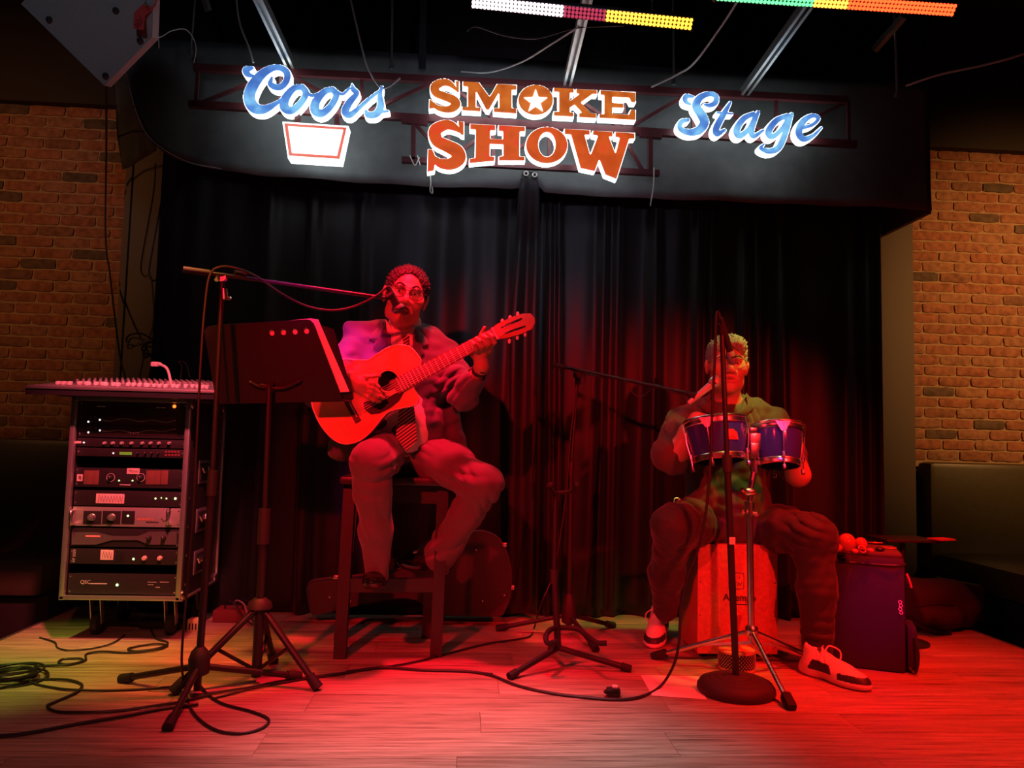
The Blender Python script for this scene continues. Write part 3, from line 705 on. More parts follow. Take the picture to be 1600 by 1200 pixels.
wire('grey cable running from the green LED bar down to the sign frame', [at(x, y_, Y) for x, y_, Y in ((1156, -4, 2.9), (1128, 40, 3.1), (1085, 98, 3.4), (1055, 118, 3.6), (1018, 136, 3.7))], .005, GW)
wire('pale cable sagging past the rod over the valance end', [at(x, y_, Y) for x, y_, Y in ((1415, 134, 3.6), (1470, 116, 3.5), (1540, 101, 3.4), (1605, 82, 3.3), (1680, 50, 3.2))], .006, GW)
wire('thin wire hanging beside the tilted speaker', [at(x, y_, 3.3) for x, y_ in ((247, -8), (246, 40), (248, 75))], .003, WIRE)
wire('thin loop of wire hanging between the speaker and the sign', [at(x, y_, Y) for x, y_, Y in ((234, 60, 2.75), (252, 57, 3.0), (268, 48, 3.2), (290, 46, 3.45), (303, 62, 3.6), (306, 80, 3.7), (302, 100, 3.725))], .0025, GW)
wire('thin wire running down the edge of the valance hem', [at(x, y_, 3.80) for x, y_ in ((193, 104), (205, 150), (218, 190), (240, 222), (290, 252), (345, 264))], .003, GW)

# ------------------------------------------------------------------ hung loudspeaker, upper left
SPK = pm('grey_speaker_paint', (.30, .29, .31), .6, var=.1, bump=.5, scale=260)
p1 = at(163, 134, 2.70); e1 = at(50, 23, 2.66)-p1; e2 = at(238, 58, 2.62)-p1
e1n = e1.normalized(); e2 = e2-e1n*e2.dot(e1n)*.0; nn = e1.cross(e2).normalized()
if nn.y < 0: nn = -nn
t = thing('hung_loudspeaker', 'grey loudspeaker hung from the ceiling with red tape on it', 'loudspeaker', p1)
e1l = e1*1.15; top = e2*1.9
q = MB(); q.prism([p1, p1+e1l, p1+e1l+e2*1.5, p1+e2*1.55+e1*.35, p1+e2], nn*.04+Vector((0, 0, .0))); q.build('front_panel', SPK, t, 0)
vd = (p1+(e1+e2)*.6-EYE).normalized()
fr_ = [p1+nn*.04+(e1+e2)*.06, p1+e1l*.95+e2*.05+nn*.04, p1+e1l*.95+e2*1.42+nn*.04, p1+e2*1.42+e1*.40+nn*.04, p1+e2*.94+e1*.08+nn*.04]
cn_ = sum(fr_, Vector())/5; bk_ = [cn_+(p-cn_)*.72+vd*.30 for p in fr_]
q = MB(); q.add(fr_+bk_, [(0, 1, 2, 3, 4), (9, 8, 7, 6, 5)]+[(i, (i+1) % 5, 5+(i+1) % 5, 5+i) for i in range(5)]); q.build('cabinet', pm('black_cabinet_paint', (.02, .02, .022), .7), t, 0)
for (fx, fy) in ((78, 31), (166, 119), (220, 64), (182, 17)):
    c = at(fx, fy, 2.665); d = (EYE-c).normalized()
    # screw pads stand on the panel plane
    tt = (p1-EYE).dot(nn)/(c-EYE).dot(nn); c = EYE+(c-EYE)*tt
    q = MB(); q.lathe(c-nn*.001, -nn, [(.011, 0), (.011, .006), (.007, .012), (.003, .013)], 12); q.build('screw_foot', BLACK, t)
TAPE = pm('red_gaffer_tape', (.75, .06, .06), .55)
tp = thing('tape_strip', 'strip of red tape with handwriting hanging off the speaker', 'tape', at(222, 30, 2.6))
rb = [(238, -10), (232, 8), (214, 22), (211, 45)]
P = [[at(x-9+2*i, y_-4+i, 2.60-.01*i), at(x+10+i, y_+2, 2.60-.012*i)] for i, (x, y_) in enumerate(rb)]
q = MB(); q.grid(P); o = q.build('tape', TAPE, tp, 0); o.modifiers.new('thickness', 'SOLIDIFY').thickness = .001
for pts in ([(218, 26), (220, 29), (216, 31), (219, 34)], [(212, 30), (216, 36), (211, 38), (215, 41)], [(226, 5), (232, 9), (226, 11)], [(232, -2), (226, 3), (230, 5)]):
    q = MB(); q.tube(cr([at(x, y_, 2.55) for x, y_ in pts], 4), .0012, 5); q.build('handwriting', BLACKM, tp)
# ------------------------------------------------------------------ equipment rack
from mathutils.bvhtree import BVHTree
def ofcast_(V, Fc): return BVHTree.FromPolygons([tuple(v) for v in V], [tuple(f) for f in Fc])
RY = 3.42
rx0, rx1 = at(104, 780, RY).x, at(291, 780, RY).x
rz0, rz1 = at(190, 937, RY).z, at(200, 622, RY).z
RD = .46; rxc = (rx0+rx1)/2; rzc = (rz0+rz1)/2; RYB = RY+RD
CASE = pm('black_case_laminate', (.022, .02, .021), .5, bump=.2, scale=150)
rack = thing('equipment_rack', 'black flight-case rack with aluminium edges on castors', 'rack', (rxc, RY+RD/2, 0))
for nm, c, d in (('side_panel', (rx0+.006, RY+RD/2, rzc), (.012, RD, rz1-rz0)), ('side_panel', (rx1-.006, RY+RD/2, rzc), (.012, RD, rz1-rz0)),
                 ('top_panel', (rxc, RY+RD/2, rz1-.006), (rx1-rx0-.024, RD, .012)), ('bottom_panel', (rxc, RY+RD/2, rz0+.006), (rx1-rx0-.024, RD, .012)), ('back_panel', (rxc, RYB-.006, rzc), (rx1-rx0-.024, .012, rz1-rz0-.024))):
    q = MB(); q.box(c, d, bev=.002); q.build(nm, CASE, rack)
for c, d in (((rx0+.009, RY, rzc), (.022, .022, rz1-rz0+.006)), ((rx1-.009, RY, rzc), (.022, .022, rz1-rz0+.006)), ((rxc, RY, rz1-.007), (rx1-rx0, .022, .018)), ((rxc, RY, rz0+.007), (rx1-rx0, .022, .018)), ((rx1, RYB, rzc), (.02, .02, rz1-rz0)), ((rx0, RYB, rzc), (.02, .02, rz1-rz0)), ((rx1, RY+RD/2, rz1), (.012, RD, .012)), ((rx1, RY+RD/2, rz0), (.012, RD, .012))):
    q = MB(); q.box(c, d, bev=.004); q.build('edge_extrusion', ALU, rack)
for yy in (737, 812, 877):
    z = at(316, yy, RY+.2).z; y0 = RY+.2
    q = MB(); q.box((rx1+.001, y0, z), (.006, .13, .105), bev=.003); h = q.build('recessed_handle', ALU, rack)
    q = MB(); q.box((rx1+.004, y0, z), (.004, .10, .08), bev=.002); q.build('dish', BLACKM, h)
    q = MB(); q.tube([(rx1+.008, y0-.04, z+.02), (rx1+.014, y0-.03, z), (rx1+.014, y0+.03, z), (rx1+.008, y0+.04, z+.02)], .005, 8); q.build('grip', CHROME, h)
for cz in (rz0+.02, rz1-.02):
    for cy in (RY+.012, RYB-.012):
        q = MB(); q.ball((rx1+.003, cy, cz), .02, 10, (.5, 1, 1)); q.build('corner_cap', CHROME, rack)
q = MB()
for z in np.linspace(rz0+.06, rz1-.06, 7):
    for y_ in (RY+.04, RYB-.04): q.ball((rx1+.001, y_, z), .006, 8, (.5, 1, 1))
q.build('rivets', CHROME, rack)
for cx in (rx0+.09, rx1-.09):
    for cy in (RY+.13, RYB-.06):
        q = MB(); q.box((cx, cy, rz0-.008), (.09, .08, .008), bev=.002); q.bar((cx-.022, cy, rz0-.01), (cx-.022, cy+.03, .05), .03, .004, up=(1, 0, 0)); q.bar((cx+.022, cy, rz0-.01), (cx+.022, cy+.03, .05), .03, .004, up=(1, 0, 0)); c_ = q.build('caster', STEEL, rack)
        q = MB(); q.lathe((cx-.016, cy+.03, .051), (1, 0, 0), [(.03, 0), (.049, .003), (.05, .016), (.049, .029), (.03, .032)], 18); q.build('wheel', RUB, c_)

def rp(x, y_, dy=0): return at(x, y_, RY+.012+dy)
RW = rx1-rx0-.046
SIL = pm('silver_faceplate', (.55, .53, .52), .4, .6); DKG = pm('dark_grey_faceplate', (.13, .12, .12), .45, .3)
BKF = pm('black_faceplate', (.024, .02, .022), .4); PRT = pm('white_panel_print', (.5, .48, .48), .6)
LEDG = pm('green_indicator', (.2, .5, .2), .3, emis=(.55, 1, .35), estr=2.5); LEDR = pm('amber_indicator', (.5, .2, .1), .3, emis=(1, .18, .02), estr=2.5)
LCD = pm('green_lcd', (.1, .3, .05), .3, emis=(.12, .35, .02), estr=.5); LEDW = pm('white_indicator', (.6, .6, .6), .3, emis=(1, .8, .8), estr=1.2)
TAPEP = pm('masking_tape', (.8, .62, .58), .7)
def unit(name, label, y0, y1, mat, cat, depth=.3):
    z0 = rp(200, y1).z; z1 = rp(200, y0).z; yf = RY+.012
    t = thing(name, label, cat, (rxc, yf+depth/2, z0), 'units in the equipment rack')
    q = MB(); q.box((rxc, yf+.003, (z0+z1)/2), (RW, .006, z1-z0), bev=.0015); q.build('faceplate', mat, t)
    q = MB(); q.box((rxc, yf+.006+depth/2, (z0+z1)/2), (RW-.04, depth, z1-z0-.004)); q.build('chassis', BLACK, t)
    for fx in (-1, 1):
        for z in ((z0+.012, z1-.012) if z1-z0 > .05 else ((z0+z1)/2,)):
            q = MB(); q.lathe((rxc+fx*(RW/2-.009), yf+.001, z), (0, -1, 0), [(.004, 0), (.004, .002), (.001, .003)], 8); q.build('screw', CHROME, t)
    return t
def knob(t, x, y_, r=.008, mat=BLACKM, dep=.014):
    c = rp(x, y_); q = MB(); q.lathe(c, (0, -1, 0), [(r*1.15, 0), (r*1.1, .003), (r, .004), (r*.9, dep), (r*.6, dep+.001)], 14); k = q.build('knob', mat, t)
    q = MB(); q.box(c+Vector((0, -dep-.0015, r*.45)), (.0016, .001, r*.7)); q.build('pointer', PRT, k)
def led(t, x, y_, mat=LEDG, r=.0035):
    q = MB(); q.ball(rp(x, y_, -.001), r, 8); q.build('indicator', mat, t)
def plate(t, x0, y0, x1, y1, mat, name, dep=.003):
    a = rp(x0, y0); b = rp(x1, y1); q = MB(); q.box(((a.x+b.x)/2, a.y-dep/2, (a.z+b.z)/2), (abs(b.x-a.x), dep, abs(a.z-b.z)), bev=min(.001, dep*.3)); return q.build(name, mat, t)
def scrib(t, x0, y0, x1, y1, n=7, mat=BLACKM, name='handwriting'):
    r = random.Random(x0); P = []
    for i in range(n*2): P.append(rp(x0+(x1-x0)*i/(n*2-1), (y0 if i % 2 else y1)+r.uniform(-1, 1), -.0042))
    q = MB(); q.tube(cr(P, 3), .0008, 4); q.build(name, mat, t)
def tape(t, x0, y0, x1, y1, n=6):
    o = plate(t, x0, y0, x1, y1, TAPEP, 'tape_label', .0035); scrib(o, x0+2, y0+2.5, x1-2, y1-2.5, n)
u = unit('graphic_equalizer', 'black graphic equalizer with two slider rows, topmost in the rack', 628, 684, BKF, 'equalizer')
led(u, 272.5, 635, LEDR, .008)
plate(u, 152, 634, 165, 636, PRT, 'print', .001); plate(u, 244, 636, 259, 638, PRT, 'print', .001)
for j, yc in enumerate((657, 673.5)):
    sl = plate(u, 160, yc-8, 276, yc+8, pm('slider_field', (.05, .02, .025), .5), 'slider_field', .001)
    for i in range(30):
        xx = 162+i*3.85; yy = yc+(1.6*sin(i*.55+j)-1.5*sin(i*.21+j*2))
        c = rp(xx, yy, -.002); q = MB(); q.box(c, (.006, .006, .0032)); q.build('slider', PRT, sl)
        if True:
            a_ = rp(xx, yc-7, -.0012); b_ = rp(xx, yc+7, -.0012); q = MB(); q.box((a_+b_)/2, (.0012, .001, a_.z-b_.z)); q.build('slot', BLACK, sl)
    for xx, dy in ((138, 2), (156, -1)): led(u, xx, yc+dy, LEDW, .0045)
    for xx in (143, 150): knob(u, xx, yc-5, .005)
u = unit('compressor', 'black compressor with a row of small red-lit knobs under the equalizer', 686, 699, BKF, 'processor')
for xx in (164, 177, 191, 206, 223, 236, 249, 265): knob(u, xx, 692.5, .0065, pm('grey_knob', (.35, .33, .33), .5))
plate(u, 119, 689, 127, 693, TAPEP, 'button', .004); led(u, 131, 691.5, LEDW, .004)
u = unit('effects_processor', 'slim black processor with a small green display', 701, 714, BKF, 'processor')
plate(u, 187, 706, 206, 711, LCD, 'display', .002); led(u, 177, 708, LEDW, .004)
for xx in (216, 228, 238, 248): knob(u, xx, 708, .004)
for xx in (258, 263, 268, 273, 278):
    for yy in (706, 711): plate(u, xx, yy-1.3, xx+3, yy+1.3, pm('red_button', (.3, .06, .06), .5), 'button', .003)
u = unit('power_amplifier', 'black amplifier with rust vents and two round dials', 732, 762, BKF, 'amplifier')
VNT = pm('rust_vent', (.18, .07, .05), .6)
for xa, xb in ((132, 144), (145, 154), (229, 240), (241, 250), (252, 262)): plate(u, xa, 735, xb, 757, VNT, 'vent', .002)
for xx in (173, 220):
    q = MB(); q.torus(rp(xx, 746, -.002), (0, 1, 0), .017, .0012, 20, 5); q.build('dial_ring', PRT, u); knob(u, xx, 746, .009)
led(u, 186, 751); led(u, 207, 751); tape(u, 199, 731.5, 218, 741); tape(u, 121, 741, 129, 752, 3)
plate(u, 187, 756.5, 204, 758.5, PRT, 'print', .001)
u = unit('power_amplifier', 'plain black rack unit with a large handwritten tape label', 767, 791, BKF, 'amplifier')
tape(u, 151, 771, 194, 787, 9)
for xx, rr in ((243, .004), (252, .003), (260, .0035), (274, .0055)): led(u, xx, 779-(1 if xx == 252 else 0), LEDG, rr)
u = unit('power_amplifier', 'silver amplifier with two grab handles and square knob panels', 793, 823, SIL, 'amplifier')
for xa, xb in ((131, 158), (161, 188), (191, 210)): plate(u, xa, 798, xb, 819, BKF, 'knob_panel', .002)
knob(u, 144, 808, .014, ALU, .018); knob(u, 175, 808, .014, ALU, .018); led(u, 200, 806, LEDG, .005)
for xx in (116, 266):
    a = rp(xx, 796, -.002); b = rp(xx, 819, -.002); q = MB(); q.tube(cr([a, a+Vector((0, -.03, -.006)), b+Vector((0, -.03, .006)), b], 5), .006, 8); q.build('grab_handle', CHROME, u)
text('AUDIOPRO', rp(213, 813, -.001), (1, 0, 0), (0, 0, 1), .014, pm('orange_print', (.7, .3, .12), .6), 'print', u)
plate(u, 228, 815, 248, 817, BLACKM, 'print', .001)
q = MB(); q.tube([rp(252, 810, -.001), rp(256, 815, -.001), rp(262, 809, -.001)], .0016, 5); q.build('emblem', BLACKM, u)
u = unit('power_amplifier', 'dark grey amplifier with a bow-tie front panel and two black knobs', 826, 855, BKF, 'amplifier')
bt = [(112, 832), (150, 832), (175, 838), (215, 838), (232, 831), (276, 831), (276, 851), (232, 851), (215, 844), (175, 844), (150, 851), (112, 851)]
q = MB(); q.prism([rp(x, y_, -.006) for x, y_ in bt], (0, .006, 0)); q.build('bow_tie_panel', DKG, u, 0)
knob(u, 234.5, 840, .010, BLACKM, .022); knob(u, 257, 840, .010, BLACKM, .022); plate(u, 135, 836, 158, 839, pm('pink_print', (.8, .35, .33), .6), 'print', .0075)
u = unit('power_amplifier', 'black amplifier with two cream knobs and a square tape label', 858, 882, BKF, 'amplifier')
tape(u, 158, 859, 177, 875, 4); led(u, 208.5, 873.5, LEDG, .005)
for xx in (226, 250): knob(u, xx, 872, .009, pm('cream_knob', (.75, .6, .5), .5))
text('AP 2020', rp(117, 879, -.001), (0, 0, 1), (-1, 0, 0), .016, PRT, 'print', u)
for i in range(6): plate(u, 180+i*2.4, 861, 181+i*2.4, 878, BLACK, 'vent', .002)
u = unit('power_amplifier', 'plain black amplifier with one green light, lowest in the rack', 897, 929, BKF, 'amplifier', .34)
text('QSC', rp(125, 912, -.001), (1, 0, 0), (0, 0, 1), .022, PRT, 'print', u)
plate(u, 141, 911, 167, 913, PRT, 'print', .001); led(u, 183, 914, LEDG, .006)
for xa, xb, yy in ((231, 245, 909), (250, 264, 909), (231, 240, 913), (243, 250, 917)): plate(u, xa, yy, xb, yy+1.2, PRT, 'print', .001)

# ------------------------------------------------------------------ mixing console on the rack
mz = rz1+.010; my0, my1 = RY-.12, RYB+.02
mxa, mxb = at(40, 606, my0).x, at(339, 612, my0).x
mix = thing('mixing_console', 'wide mixing console with rows of knobs on top of the rack', 'mixer', ((mxa+mxb)/2, RY+.2, rz1))
MXM = pm('console_panel', (.20, .19, .22), .45); zf, zb = at(190, 607, my0).z, at(190, 607, my0).z+.075
q = MB(); prof = [(my0, zf-.035), (my0, zf), (my1, zb), (my1, zb-.05)]
q.prism([(mxa, a, b) for a, b in prof], (mxb-mxa, 0, 0)); q.build('chassis', BLACK, mix)
q = MB(); q.prism([(mxa+.1, my0+.02, zf-.035), (mxb-.03, my0+.02, zf-.035), (mxb-.03, my0+.06, mz-.003), (mxa+.24, my0+.06, mz-.003)], (0, my1-my0-.1, 0)); q.build('lower_pan', BLACK, mix)
ny = Vector((0, my1-my0, zb-zf)).normalized(); nu = Vector((0, -ny.z, ny.y))
q = MB(); q.prism([Vector((mxa+.01, my0+.006, zf))+nu*.0005, Vector((mxb-.01, my0+.006, zf))+nu*.0005, Vector((mxb-.01, my1-.01, zb))+nu*.0005, Vector((mxa+.01, my1-.01, zb))+nu*.0005], nu*.003); q.build('top_panel', MXM, mix)
q = MB(); q.box(((mxa+mxb)/2, my0-.002, zf-.004), (mxb-mxa, .006, .012), bev=.002); q.build('front_trim', ALU, mix)
q = MB(); q.box((0, 0, .008), (.014, .026, .016), bev=.004); FC = q.mesh('fader_cap', pm('white_fader_cap', (.75, .7, .68), .5))
q = MB(); q.lathe((0, 0, 0), (0, 0, 1), [(.007, 0), (.0065, .004), (.0055, .016), (.003, .017)], 10); KC = q.mesh('control_knob', pm('console_knob', (.40, .36, .37), .5))
rt = (Vector((0, 1, 0)).rotation_difference(ny)).to_euler()
for i in range(26):
    x = mxa+.10+(mxb-mxa-.16)*i/25
    s0 = .055+.05*random.random() if i % 5 else .06
    linkmesh('fader_cap', FC, Vector((x, my0, zf))+ny*s0+nu*.004, mix, rt)
    for j in range(5):
        linkmesh('control_knob', KC, Vector((x, my0, zf))+ny*(.22+.055*j)+nu*.004, mix, rt)
gl = Vector((at(262, 590, RY+.15).x, RY+.15, zf+.04))
q = MB(); q.tube(cr([gl+Vector((.02, 0, -.01)), at(262, 578, RY+.15), at(252, 570, RY+.15), at(243, 568, RY+.15)], 5), [.006]*11+[.009]*5, 8)
q.box(at(242, 569, RY+.15), (.03, .025, .022), bev=.006)
o = q.build('white_plug_lead', WHITE, None, loc=gl); tag(o, 'white plug and lead bent up from the mixing console', 'plug')
wire('thin black lead arching from the console corner', [at(x, y_, RY+.25) for x, y_ in ((282, 592), (284, 572), (278, 565), (290, 568), (297, 590))], .003)
wire('black cable hanging down the brick wall to the console', [at(x, y_, Y) for x, y_, Y in ((166, 130, 3.6), (166, 240, 4.4), (165, 370, 4.6), (172, 430, 4.6), (180, 500, 4.5), (188, 560, 4.3), (196, 590, RYB+.0))], .005)
wire('black cable looped against the taupe column behind the console', [at(x, y_, 4.6) for x, y_ in ((243, 255), (240, 300), (224, 390), (220, 420), (226, 432), (236, 434), (240, 500), (228, 545), (218, 590))], .0045)
wire('tied coil of black cable hanging by the taupe column', [at(x, y_, 4.55) for x, y_ in ((238, 530), (220, 521), (202, 524), (198, 534), (212, 540), (236, 531), (218, 536), (200, 545), (206, 528), (234, 533))], .0055)

# ------------------------------------------------------------------ stands
def mic_mesh(t, a, b, r, bodym, headm, head_at_b=True):
    a = Vector(a); b = Vector(b); d = (b-a); L_ = d.length; d.normalize()
    q = MB(); q.lathe(a, d, [(r*.55, 0), (r*.6, L_*.05), (r*.95, L_*.66), (r*.95, L_*.70)], 16); q.build('handle', bodym, t)
    q = MB(); q.lathe(a+d*L_*.70, d, [(r*.9, 0), (r*1.35, L_*.05), (r*1.5, L_*.12), (r*1.42, L_*.20), (r*1.05, L_*.27), (r*.4, L_*.30)], 16); hd = q.build('grille', headm, t)
    q = MB(); q.lathe(a+d*L_*.80, d, [(r*1.54, 0), (r*1.56, .003), (r*1.54, .006)], 16); q.build('grille_band', CHROME, hd)
def tripod(t, feet, hub, r, mat, legname='leg', foot=True, low=None):
    for f in feet:
        f = Vector(f); f.z = .012; q = MB(); q.tube([hub, f], r, 10); lg = q.build(legname, mat, t)
        if foot:
            d = (f-hub).normalized(); q = MB(); q.tube([f-d*.05, f+d*.004], [r*1.45, r*1.6], 10); q.build('rubber_foot', RUB, lg)
# boom stand of the guitarist
pv = at(348, 432, 2.76); fL = fl(190, 1066); fR = fl(468, 1062); fF = fl(262, 1143)
cb = (fL+fR+fF)/3; bot = Vector((cb.x, cb.y, 0))
t = thing('boom_microphone_stand', 'black tripod boom stand reaching the guitarist over the music stand', 'microphone stand', bot)
hub = at(311, 1040, cb.y); hub.z = max(hub.z, .10)
tripod(t, [fL, fR, fF], Vector((hub.x, hub.y, .10)), .011, BLACK)
q = MB(); q.tube([Vector((hub.x-.002, hub.y, .02)), at(331, 760, 2.76)], .0125, 12); q.build('lower_tube', BLACK, t)
q = MB(); q.tube([at(331, 760, 2.76), pv], .0085, 12); q.build('upper_tube', BLACK, t)
q = MB(); q.lathe(Vector((hub.x, hub.y, .065)), (0, 0, 1), [(.014, 0), (.034, .01), (.036, .06), (.028, .085), (.015, .10)], 14); q.build('tripod_hub', BLACKM, t)
q = MB(); q.tube([at(333, 735, 2.76), at(330, 775, 2.76)], .017, 12); q.build('height_clutch', BLACKM, t)
q = MB(); q.tube([at(350, 452, 2.76), at(351, 468, 2.76)], .013, 12); q.ball(at(358, 466, 2.76), .008, 8); q.build('clamp_collar', CHROME, t)
be = at(286, 421, 2.70); bt_ = at(603, 466, 2.98)
q = MB(); q.tube([be, bt_], .0072, 10); bm_ = q.build('boom_arm', BLACK, t)
q = MB(); q.tube([be, be+(bt_-be)*.12], .0115, 12); q.build('counterweight_grip', RUB, bm_)
q = MB(); q.lathe(pv+Vector((0, -.014, -.005)), (0, 1, 0), [(.014, 0), (.017, .006), (.017, .022), (.013, .028)], 14); q.tube([pv+Vector((-.012, -.03, -.02)), pv+Vector((-.012, -.015, 0))], .007, 8); q.build('boom_pivot', CHROME, t)
q = MB(); q.tube([at(366, 427, 2.77), at(385, 430, 2.79)], .0115, 12); q.build('boom_clutch', BLACKM, bm_)
m1a, m1b = at(606, 447, 2.98), at(625, 489, 3.02)
mic = thing('microphone', 'black vocal microphone in front of the guitarist', 'microphone', m1a)
MGR = pm('dark_mesh_grille', (.08, .08, .085), .4, .5, bump=.6, scale=500)
mic_mesh(mic, m1a, m1b, .0175, pm('black_mic_body', (.03, .03, .032), .35), MGR)
q = MB(); q.tube([bt_, m1a+(m1b-m1a)*.3], [.011, .017], 10); q.build('microphone_clip', RUB, t)
wire('long black microphone cable draped over the boom arm to the floor', [at(x, y_, Y) for x, y_, Y in ((606, 447, 2.98), (585, 464, 2.95), (550, 480, 2.92), (516, 485, 2.88), (478, 478, 2.84), (440, 459, 2.79), (402, 433, 2.76), (372, 420, 2.73), (345, 417, 2.73), (328, 430, 2.72), (320, 480, 2.71), (314, 560, 2.70), (308, 680, 2.70), (302, 800, 2.70), (292, 920, 2.69), (284, 1030, 2.68))]+[fl(x, y_, .006) for x, y_ in ((290, 1075), (300, 1110), (330, 1137), (370, 1146), (408, 1138), (420, 1124), (395, 1112), (350, 1100), (325, 1085), (312, 1070))], .0042, CABLE)

# music stand
c0 = Vector((-.735, 2.905, 0)); msf = [fl(270, 1086), fl(496, 1079), fl(427, 1037)]
t = thing('music_stand', 'black tripod music stand with a perforated desk in front of the guitarist', 'music stand', c0)
hub = at(406, 945, 2.905); tripod(t, msf, hub, .0125, BLACK)
low = at(401, 1048, 2.905)
q = MB(); q.tube([low-Vector((0, 0, .02)), hub+Vector((0, 0, .01))], .018, 12); q.build('centre_tube', BLACK, t)
for f in msf:
    f = Vector(f); f.z = .012; m_ = hub+(f-hub)*.52; q = MB(); q.tube([low, m_], .007, 8); q.build('brace', BLACK, t)
q = MB(); q.lathe(hub-Vector((0, 0, .02)), (0, 0, 1), [(.03, 0), (.045, .01), (.04, .03), (.022, .045)], 14); q.build('tripod_hub', BLACKM, t)
q = MB(); q.tube([hub, at(414, 800, 2.905)], .0145, 12); q.build('lower_pole', BLACK, t)
q = MB(); q.tube([at(411, 850, 2.905), at(414, 795, 2.905)], .022, 12); q.build('height_clutch', BLACKM, t)
q = MB(); q.tube([at(414, 800, 2.905), at(421, 606, 2.905)], .0095, 12); q.build('upper_pole', BLACK, t)
DB, DT = 2.945, 2.86                         # desk: bottom and top distance
def dk(x, y_, off=0): return at(x, y_, DB+(DT-DB)*(628-y_)/128+off)
q = MB(); outl = [(319, 516), (325, 510), (350, 507), (478, 499), (485, 500), (490, 505), (534, 620), (532, 626), (525, 627), (345, 631), (338, 628)]
holes = [(x, y_) for x, y_ in ((424.5, 519.5), (442.5, 518.5), (460.5, 517.5), (478.5, 516.5))]
bm = bmesh.new(); edges = []
def loop(pts):
    vs = [bm.verts.new(p) for p in pts]; es = [bm.edges.new((vs[i-1], vs[i])) for i in range(len(vs))]; edges.extend(es)
loop([dk(*p) for p in outl])
for hx, hy in holes: loop([dk(hx+(4.6*cos(a*pi/6)+1.0*sin(a*pi/6)), hy+5.2*sin(a*pi/6)) for a in range(12)])
bmesh.ops.triangle_fill(bm, edges=edges, use_beauty=True); bm.verts.index_update()
q = MB(); q.add([v.co.copy() for v in bm.verts], [tuple(v.index for v in f.verts) for f in bm.faces]); bm.free()
desk = q.build('desk', BLACK, t, 0); sd = desk.modifiers.new('thickness', 'SOLIDIFY'); sd.thickness = .003
q = MB(); q.prism([dk(498, 507, .02), dk(521, 514, .02), dk(553, 622, .02), dk(548, 628, .02), dk(534, 620, .02)], (0, .003, 0)); q.build('side_wing', BLACK, t, 0)
q = MB(); q.prism([dk(340, 630, .002), dk(548, 626, .002), dk(548, 622, .06), dk(340, 626, .06)], (0, 0, -.003)); q.build('lip', BLACK, t, 0)
for pts in ([(421, 606), (405, 604), (396, 600), (389, 596)], [(421, 606), (440, 607), (455, 602), (471, 594)], [(421, 606), (412, 602), (404, 602)], [(421, 606), (426, 600), (425, 597)]):
    q = MB(); q.tube(cr([dk(x, y_, -.012) for x, y_ in pts], 4), [.008]+[.006]*(len(pts)*4-5)+[.003, .002], 8); q.build('desk_bracket', BLACK, t)
q = MB(); q.tube([at(421, 612, 2.905), dk(421, 604, -.004)], .014, 10); q.build('tilt_joint', BLACKM, t)
PAP = pm('white_paper', (.82, .80, .78), .7, var=.03)
q = MB(); q.prism([dk(360, 509, .006), dk(485, 497.5, .006), dk(497, 499, .006), dk(546, 612, .006), dk(375, 622, .006)], (0, .004, 0))
o = q.build('sheet_music', PAP, None, 0, loc=dk(450, 618, .006)); tag(o, 'white sheets of music resting on the music stand desk', 'paper')

# bar stool
stl = thing('bar_stool', 'dark wooden bar stool under the guitarist', 'stool', (-.30, 3.38, 0))
ST = pm('dark_stained_wood', (.035, .022, .022), .38, var=.3, scale=20, stretch=(6, 6, 1))
feet = {'fl': fl(531, 1028), 'fr': fl(681, 1025), 'bl': fl(531, 999), 'br': fl(667, 996)}
tops = {'fl': at(548, 748, 3.28), 'fr': at(693, 748, 3.28), 'bl': at(556, 748, 3.54), 'br': at(682, 748, 3.54)}
sz = at(620, 745, 3.26).z
for k in feet:
    a = feet[k]; b = tops[k]; b.z = sz-.03; q = MB(); q.bar(a, b, .048, .048, up=(1, 0, 0)); q.build('leg', ST, stl)
def leg_at(k, z): a = feet[k]; b = tops[k]; return a+(b-a)*(z/b.z)
zs_ = at(610, 915, 3.25).z
for a, b, z, hh in (('fl', 'fr', zs_, .055), ('bl', 'br', zs_-.06, .05), ('fl', 'bl', zs_+.08, .05), ('fr', 'br', zs_+.08, .05)):
    q = MB(); q.bar(leg_at(a, z), leg_at(b, z), .025, hh); q.build('stretcher', ST, stl)
for a, b in (('fl', 'fr'), ('bl', 'br'), ('fl', 'bl'), ('fr', 'br')):
    q = MB(); q.bar(leg_at(a, sz-.075), leg_at(b, sz-.075), .022, .07); q.build('apron', ST, stl)
cx = (tops['fl'].x+tops['fr'].x)/2
q = MB(); q.box((cx, 3.41, sz-.017), (.46, .40, .034), bev=.012); q.build('seat', ST, stl)

# guitar case lying on edge against the curtain
GC = pm('black_guitar_case', (.035, .03, .032), .5, bump=.3, scale=220)
gcY = 3.80
case = thing('guitar_case', 'black hard guitar case standing on its side behind the stool', 'guitar case', fl(640, 966))
ol = [(480, 934), (479, 918), (488, 910), (532, 905), (580, 900), (620, 893), (640, 880), (655, 858), (680, 843), (705, 842), (726, 846), (735, 836), (752, 832), (775, 840), (789, 858), (797, 885), (799, 910), (797, 935), (789, 955), (778, 963), (720, 962), (690, 960), (668, 950), (650, 938), (622, 935), (560, 946), (500, 960), (486, 958)]
C3 = [at(x, y_, gcY) for x, y_ in ol]; zmin = min(p.z for p in C3)
for p in C3: p.z = max(p.z, .002) if p.z > .03 else .003
C3 = cr(C3, 3, True)
q = MB(); q.prism(C3, (0, .115, 0)); q.build('shell', GC, case, 60)
q = MB(); q.tube([p+Vector((0, .055, 0)) for p in C3], .006, 6, closed=True); q.build('valance_rim', pm('case_rim', (.10, .08, .08), .4), case)
